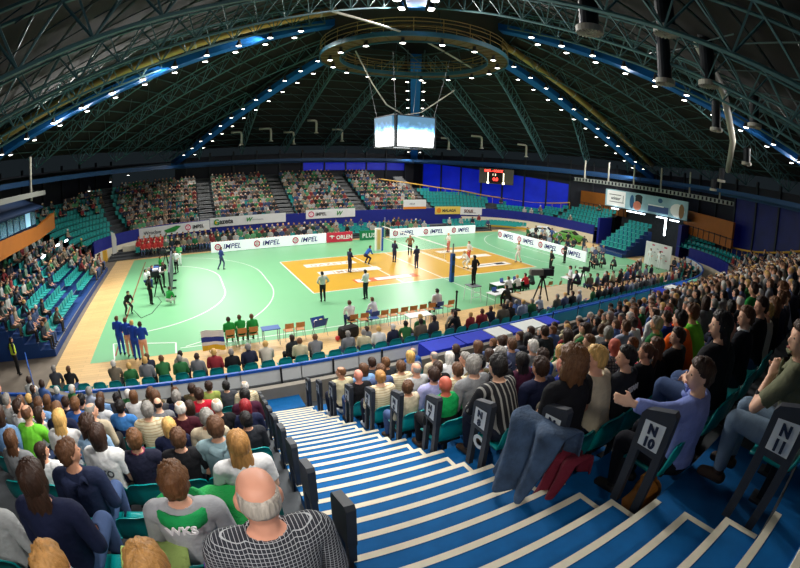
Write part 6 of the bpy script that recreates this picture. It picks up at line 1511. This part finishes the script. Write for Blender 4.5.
cp('standHips', -18.7, -2.9, -1.0, BK, BK, 'black', 'cameraman in black standing at the end line tripod'); cp('standArms', -18.9, -.6, -1.4, W_, BK, 'grey', 'crew member in white at the end line table'); cp('sitA', -19.3, .9, -1.3, (230, 232, 236), (40, 60, 140), 'black', 'crew member in white seated by the grey screen'); cp('sitB', -19.1, 2.0, -1.4, (40, 60, 130), BK, 'brown', 'crew member in blue seated by the grey screen'); cp('standArms', -18.0, .6, -1.5, (40, 42, 46), BK, 'brown', 'crew member in charcoal leaning at the grey screen')
cp('sitB', -17.6, -3.5, -.6, GR, (200, 196, 190), 'dkbrown', 'ball kid in green crouching before the grey screen', -.2); cp('sitA', -18.5, 6.1, -1.2, GR, BK, 'brown', 'ball kid in green by the far tripod', -.2); cp('standArms', -16.9, 6.9, 2.8, (80, 180, 100), W_, 'brown', 'helper in light green at the far end of the grey screen')
for i, x in enumerate((-14.7, -14.17, -13.66)): cp('sitB' if i == 1 else 'sitA', x, -10.45, .1 * i, GR, (30, 110, 60), ['dkbrown', 'brown', 'auburn'][i], f'person in green on the wooden bench chairs, {ORD[i]} from the draped flag', .01)
cp('sitB', -9.09, -10.6, 0, W_, (30, 44, 90), 'brown', 'man in white leaning forward on a wooden bench chair', .01, None, 1.05); cp('sitB', -7.75, -10.35, .4, (232, 236, 244), (80, 90, 160), 'auburn', 'woman in pale blue and white perched beside the blue chair', .01); cp('sitA', -4.45, -10.6, 0, W_, BK, 'black', 'man in white seated on the blue covered chair', .01, None, 1.08)
for i, (x, y, c, h, l) in enumerate(((-.2, -11.3, BK, 'black', 'scorer in black bending over the laptop table'), (1.2, -9.9, (200, 200, 196), 'brown', 'scorer in pale grey at the green skirted table'), (2.0, -9.8, (220, 220, 210), 'blond', 'scorer in cream at the green skirted table'), (2.8, -9.7, (206, 40, 50), 'dkbrown', 'scorer in red at the end of the green skirted table'), (3.6, -9.4, (60, 90, 80), 'dkbrown', 'person in dark green beside the red scorer'))): cp('sitB', x, y, .1, c, BK, h, l, .01)
cp('standArms', 3.0, -12.9, .9, (226, 230, 236), (40, 44, 60), 'dkbrown', 'cameraman in white shirt on the raised platform', .8); cp('sitB', 4.3, -12.6, .6, (40, 50, 76), BK, 'black', 'man in navy seated on the raised platform', .8 - .03); cp('sitA', 5.0, -14.2, .3, (206, 214, 232), (60, 80, 140), 'brown', 'man in pale blue lounging at the platform edge', .35)
for i, (x, y, c) in enumerate(((20.9, -8.4, W_), (20.8, -9.5, W_))): cp('standHips', x, y, 1.5, c, W_, 'dkbrown', f'person in white before the interview panel, {"gateway" if i == 0 else "seat"} side', .01)
for i, (x, y) in enumerate(((14.6, -6.2), (15.2, -6.9), (15.6, -7.8), (14.1, -6.9))): cp('sitB', x, y, 1.3, (60, 60, 66), BK, 'dkbrown', f'photographer crouching behind the end board corner, {ORD[i]} from the board', -.15)
cp('sitB', 14.2, -10.2, .9, (40, 190, 90), (200, 170, 90), 'brown', 'ball kid in bright green kneeling by the far sideline end', -.2)
cp('standHips', -25.0, -10.9, -.8, BK, BK, 'black', 'steward in black with a neon yellow vest by the bleacher corner', .01)
b = MB(); V, F = tube_np([(0, -.0, 1.0), (0, 0, 1.15), (0, 0, 1.36)], [(.20, .15), (.20, .15), (.20, .13)], 16); b.add(V, F); st_ = [o for o in COL.objects if o.get('label', '').startswith('steward')][0]; b.build('vest', mat('neon_vest', (206, 236, 60), .7), st_, smooth=True)
# ------------------------------------------------------------------ far crowd, bleachers and far seats (uncountable in the distance)
GREENISH = [(34, 110, 66), (90, 160, 110), (190, 192, 186), (30, 34, 44), (60, 80, 120), (160, 146, 124), (140, 50, 54), (26, 26, 30), (110, 136, 118), (176, 178, 176), (44, 80, 60), (60, 58, 60), (96, 84, 74), (36, 44, 60), (120, 120, 116)]
def pick(): return GREENISH[int(RNG.integers(len(GREENISH)))]
SEG = Stuff()
# long far side and far corners
for n in range(1, 12):
    D = RD(n) + .6; pts = []
    xs = np.arange(-CX, CX + .01, .5); pts += [(x, CY + D, PI) for x in xs]
    for s in (-1, 1):
        da = .5 / D
        for a in list(np.arange(da, PI / 2 - .03, da)) + ([] if s < 0 else [PI / 2 + .001 * k for k in range(1, 13)]): pts.append((s * (CX + D * math.sin(a)), CY + D * math.cos(a), PI - s * a) if a < PI / 2 else (CX + D, CY - .56 * round((a - PI / 2) * 1000), PI / 2))
    for x, y, rz in pts:
        if not inside_hex(x, y, 1.0): continue
        if min(abs(x - q) for q in FAR_AISLES) < 1.0 and y > CY + D - 1: continue
        if x > CX and abs(math.atan2(x - CX, y - CY) - .66) * D < .75: continue
        occ = .93 if -16.5 < x < 8.5 else (.9 if 8.5 <= x < 12.6 else .9 if x <= -16.5 else .08)
        a_ = math.atan2(-CX - x, y - CY) if x < -CX else 0
        if abs(a_ - (.80 - .022 * n)) * D < .8: continue
        if a_ > .70 - .022 * n: occ = .06 if n < 7 else .45
        if x > 13 or (n == 1 and x > 12): occ = .03
        SEATS.add(FAR_SEAT, x, y, RZ(n), rz)
        if RNG.random() < occ: crowd_person(x, y, RZ(n), rz, 'sitA' if RNG.random() < .7 else 'sitB', pick())
# near corner blocks of the gateway end, empty
corner = []
for n in range(1, 8):
    D = RD(n) + .6; da = .56 / D
    for a in np.arange(.02, .85, da):
        x, y, rz = CX + D * math.cos(a), -CY - D * math.sin(a), PI / 2 - a
        if inside_hex(x, y, 1.0): corner.append((n, x, y, rz))
for j, (n, x, y, rz) in enumerate(sorted(corner, key=lambda c: cam_d(c[1], c[2]))):
    i_ = sum(1 for c in corner if c[0] == n and cam_d(c[1], c[2]) < cam_d(x, y))
    if seat_state['count'] < 298: seat(x, y, RZ(n), rz, f'empty teal seat of the curved corner block, {ROWW[n]} row, {nth(i_)} from the crowd', None, False)
    else: SEATS.add(FAR_SEAT, x, y, RZ(n), rz)
# lower rows on the far side behind the boards
for y, z in ((12.3, .12), (13.2, .26), (14.1, .4)):
    for x in np.arange(-21, 18, .56):
        if 9.6 < x < 12.5: continue
        SEATS.add(FAR_SEAT, x, y, z, PI)
        occ = .9 if x < -1 else .55 if x < 9 else .12
        if RNG.random() < occ: crowd_person(x, y + .05, z, PI, 'sitA', (214, 60, 60) if x < -18.4 else pick())
# end bleacher by the press box and the short one by the gateway
M_bp = MB()
for r in range(7):
    for y in np.arange(-9.0, 8.0, .55):
        if abs(y + 1.2) < .6 or abs(y - 4.2) < .5: continue
        x = -23.4 - .85 * r - .5
        SEATS.add(FAR_SEAT, x, y, bench_z(r), -PI / 2)
        occ = (.05 if r < 3 and y > -6 else .5 if r < 3 else .8) if y < 3.5 else .9
        if r < 2 and y < -6.5: occ = .7
        if RNG.random() < occ: crowd_person(x, y, bench_z(r), -PI / 2, 'sitA' if RNG.random() < .6 else 'sitB', pick())
for r in range(7):
    for y in np.arange(-4.7, -1.4, .55): SEATS.add(FAR_SEAT, 21.2 + .85 * r + .4, y, bench_z(r), PI / 2)
for i in range(28):                     # people standing about the gateway corner and behind the end boards
    x, y = 16.0 + RNG.random() * 3.0, 5 - RNG.random() * 10
    crowd_person(x, y, .01, PI / 2, 'sitA' if RNG.random() < .7 else 'standHips')
# low seats in front of the cream wall, gateway end
for i in range(60):
    a = math.radians(8 + (i % 20) * 3.6); r_ = 7.4 - .8 * (i // 20); x, y = CX + r_ * math.cos(a), -CY - r_ * math.sin(a) + 1.2
    if y < -14.5: continue
    if y > -10.8: continue
    SEATS.add(FAR_SEAT, x, y, .2 + .0 * i, PI / 2 - a)
    if i % 3 == 0: crowd_person(x, y, .2, PI / 2 - a)
    a2 = math.radians(10 + (i % 20) * 3.6); x, y = CX + r_ * math.cos(a2), CY + r_ * math.sin(a2) - 1.5; (SEATS.add(FAR_SEAT, x, y, .2, PI / 2 + a2) if y > 9 else None)
so = SEATS.build('stadium_seating', [M_seatfar]); tag(so, 'rows of small empty teal seats in the distant blocks and bleachers', 'seats', None, 'stuff')
M_crowd = mat('crowd_cloth', (120, 120, 120), .8, attr=('GEOMETRY', 'cloth'))
co = CROWD.build('spectator_crowd', [M_crowd] * 5, True); tag(co, 'packed distant crowd of spectators in the far stands and bleachers', 'crowd', None, 'stuff')
for o in list(COL.objects):
    if o.type == 'MESH' and o.parent and o.name.split('.')[0] in ('stand_foot', 'joint_band', 'suspension_cable', 'edge_band', 'trestle', 'roof_post', 'pillar_lights', 'dark_patch'):
        if o.name.startswith('pillar'): o.name = 'pillar_light'
        split_loose(o)
# remove prototypes that were never placed
for o in (SEATN, SEATF, LP):
    if 'label' not in o.keys():
        for c in list(o.children): bpy.data.objects.remove(c)
        bpy.data.objects.remove(o)
print('people', PEOPLE_COUNT, 'seats', seat_state['count'], 'objects', len(COL.objects))
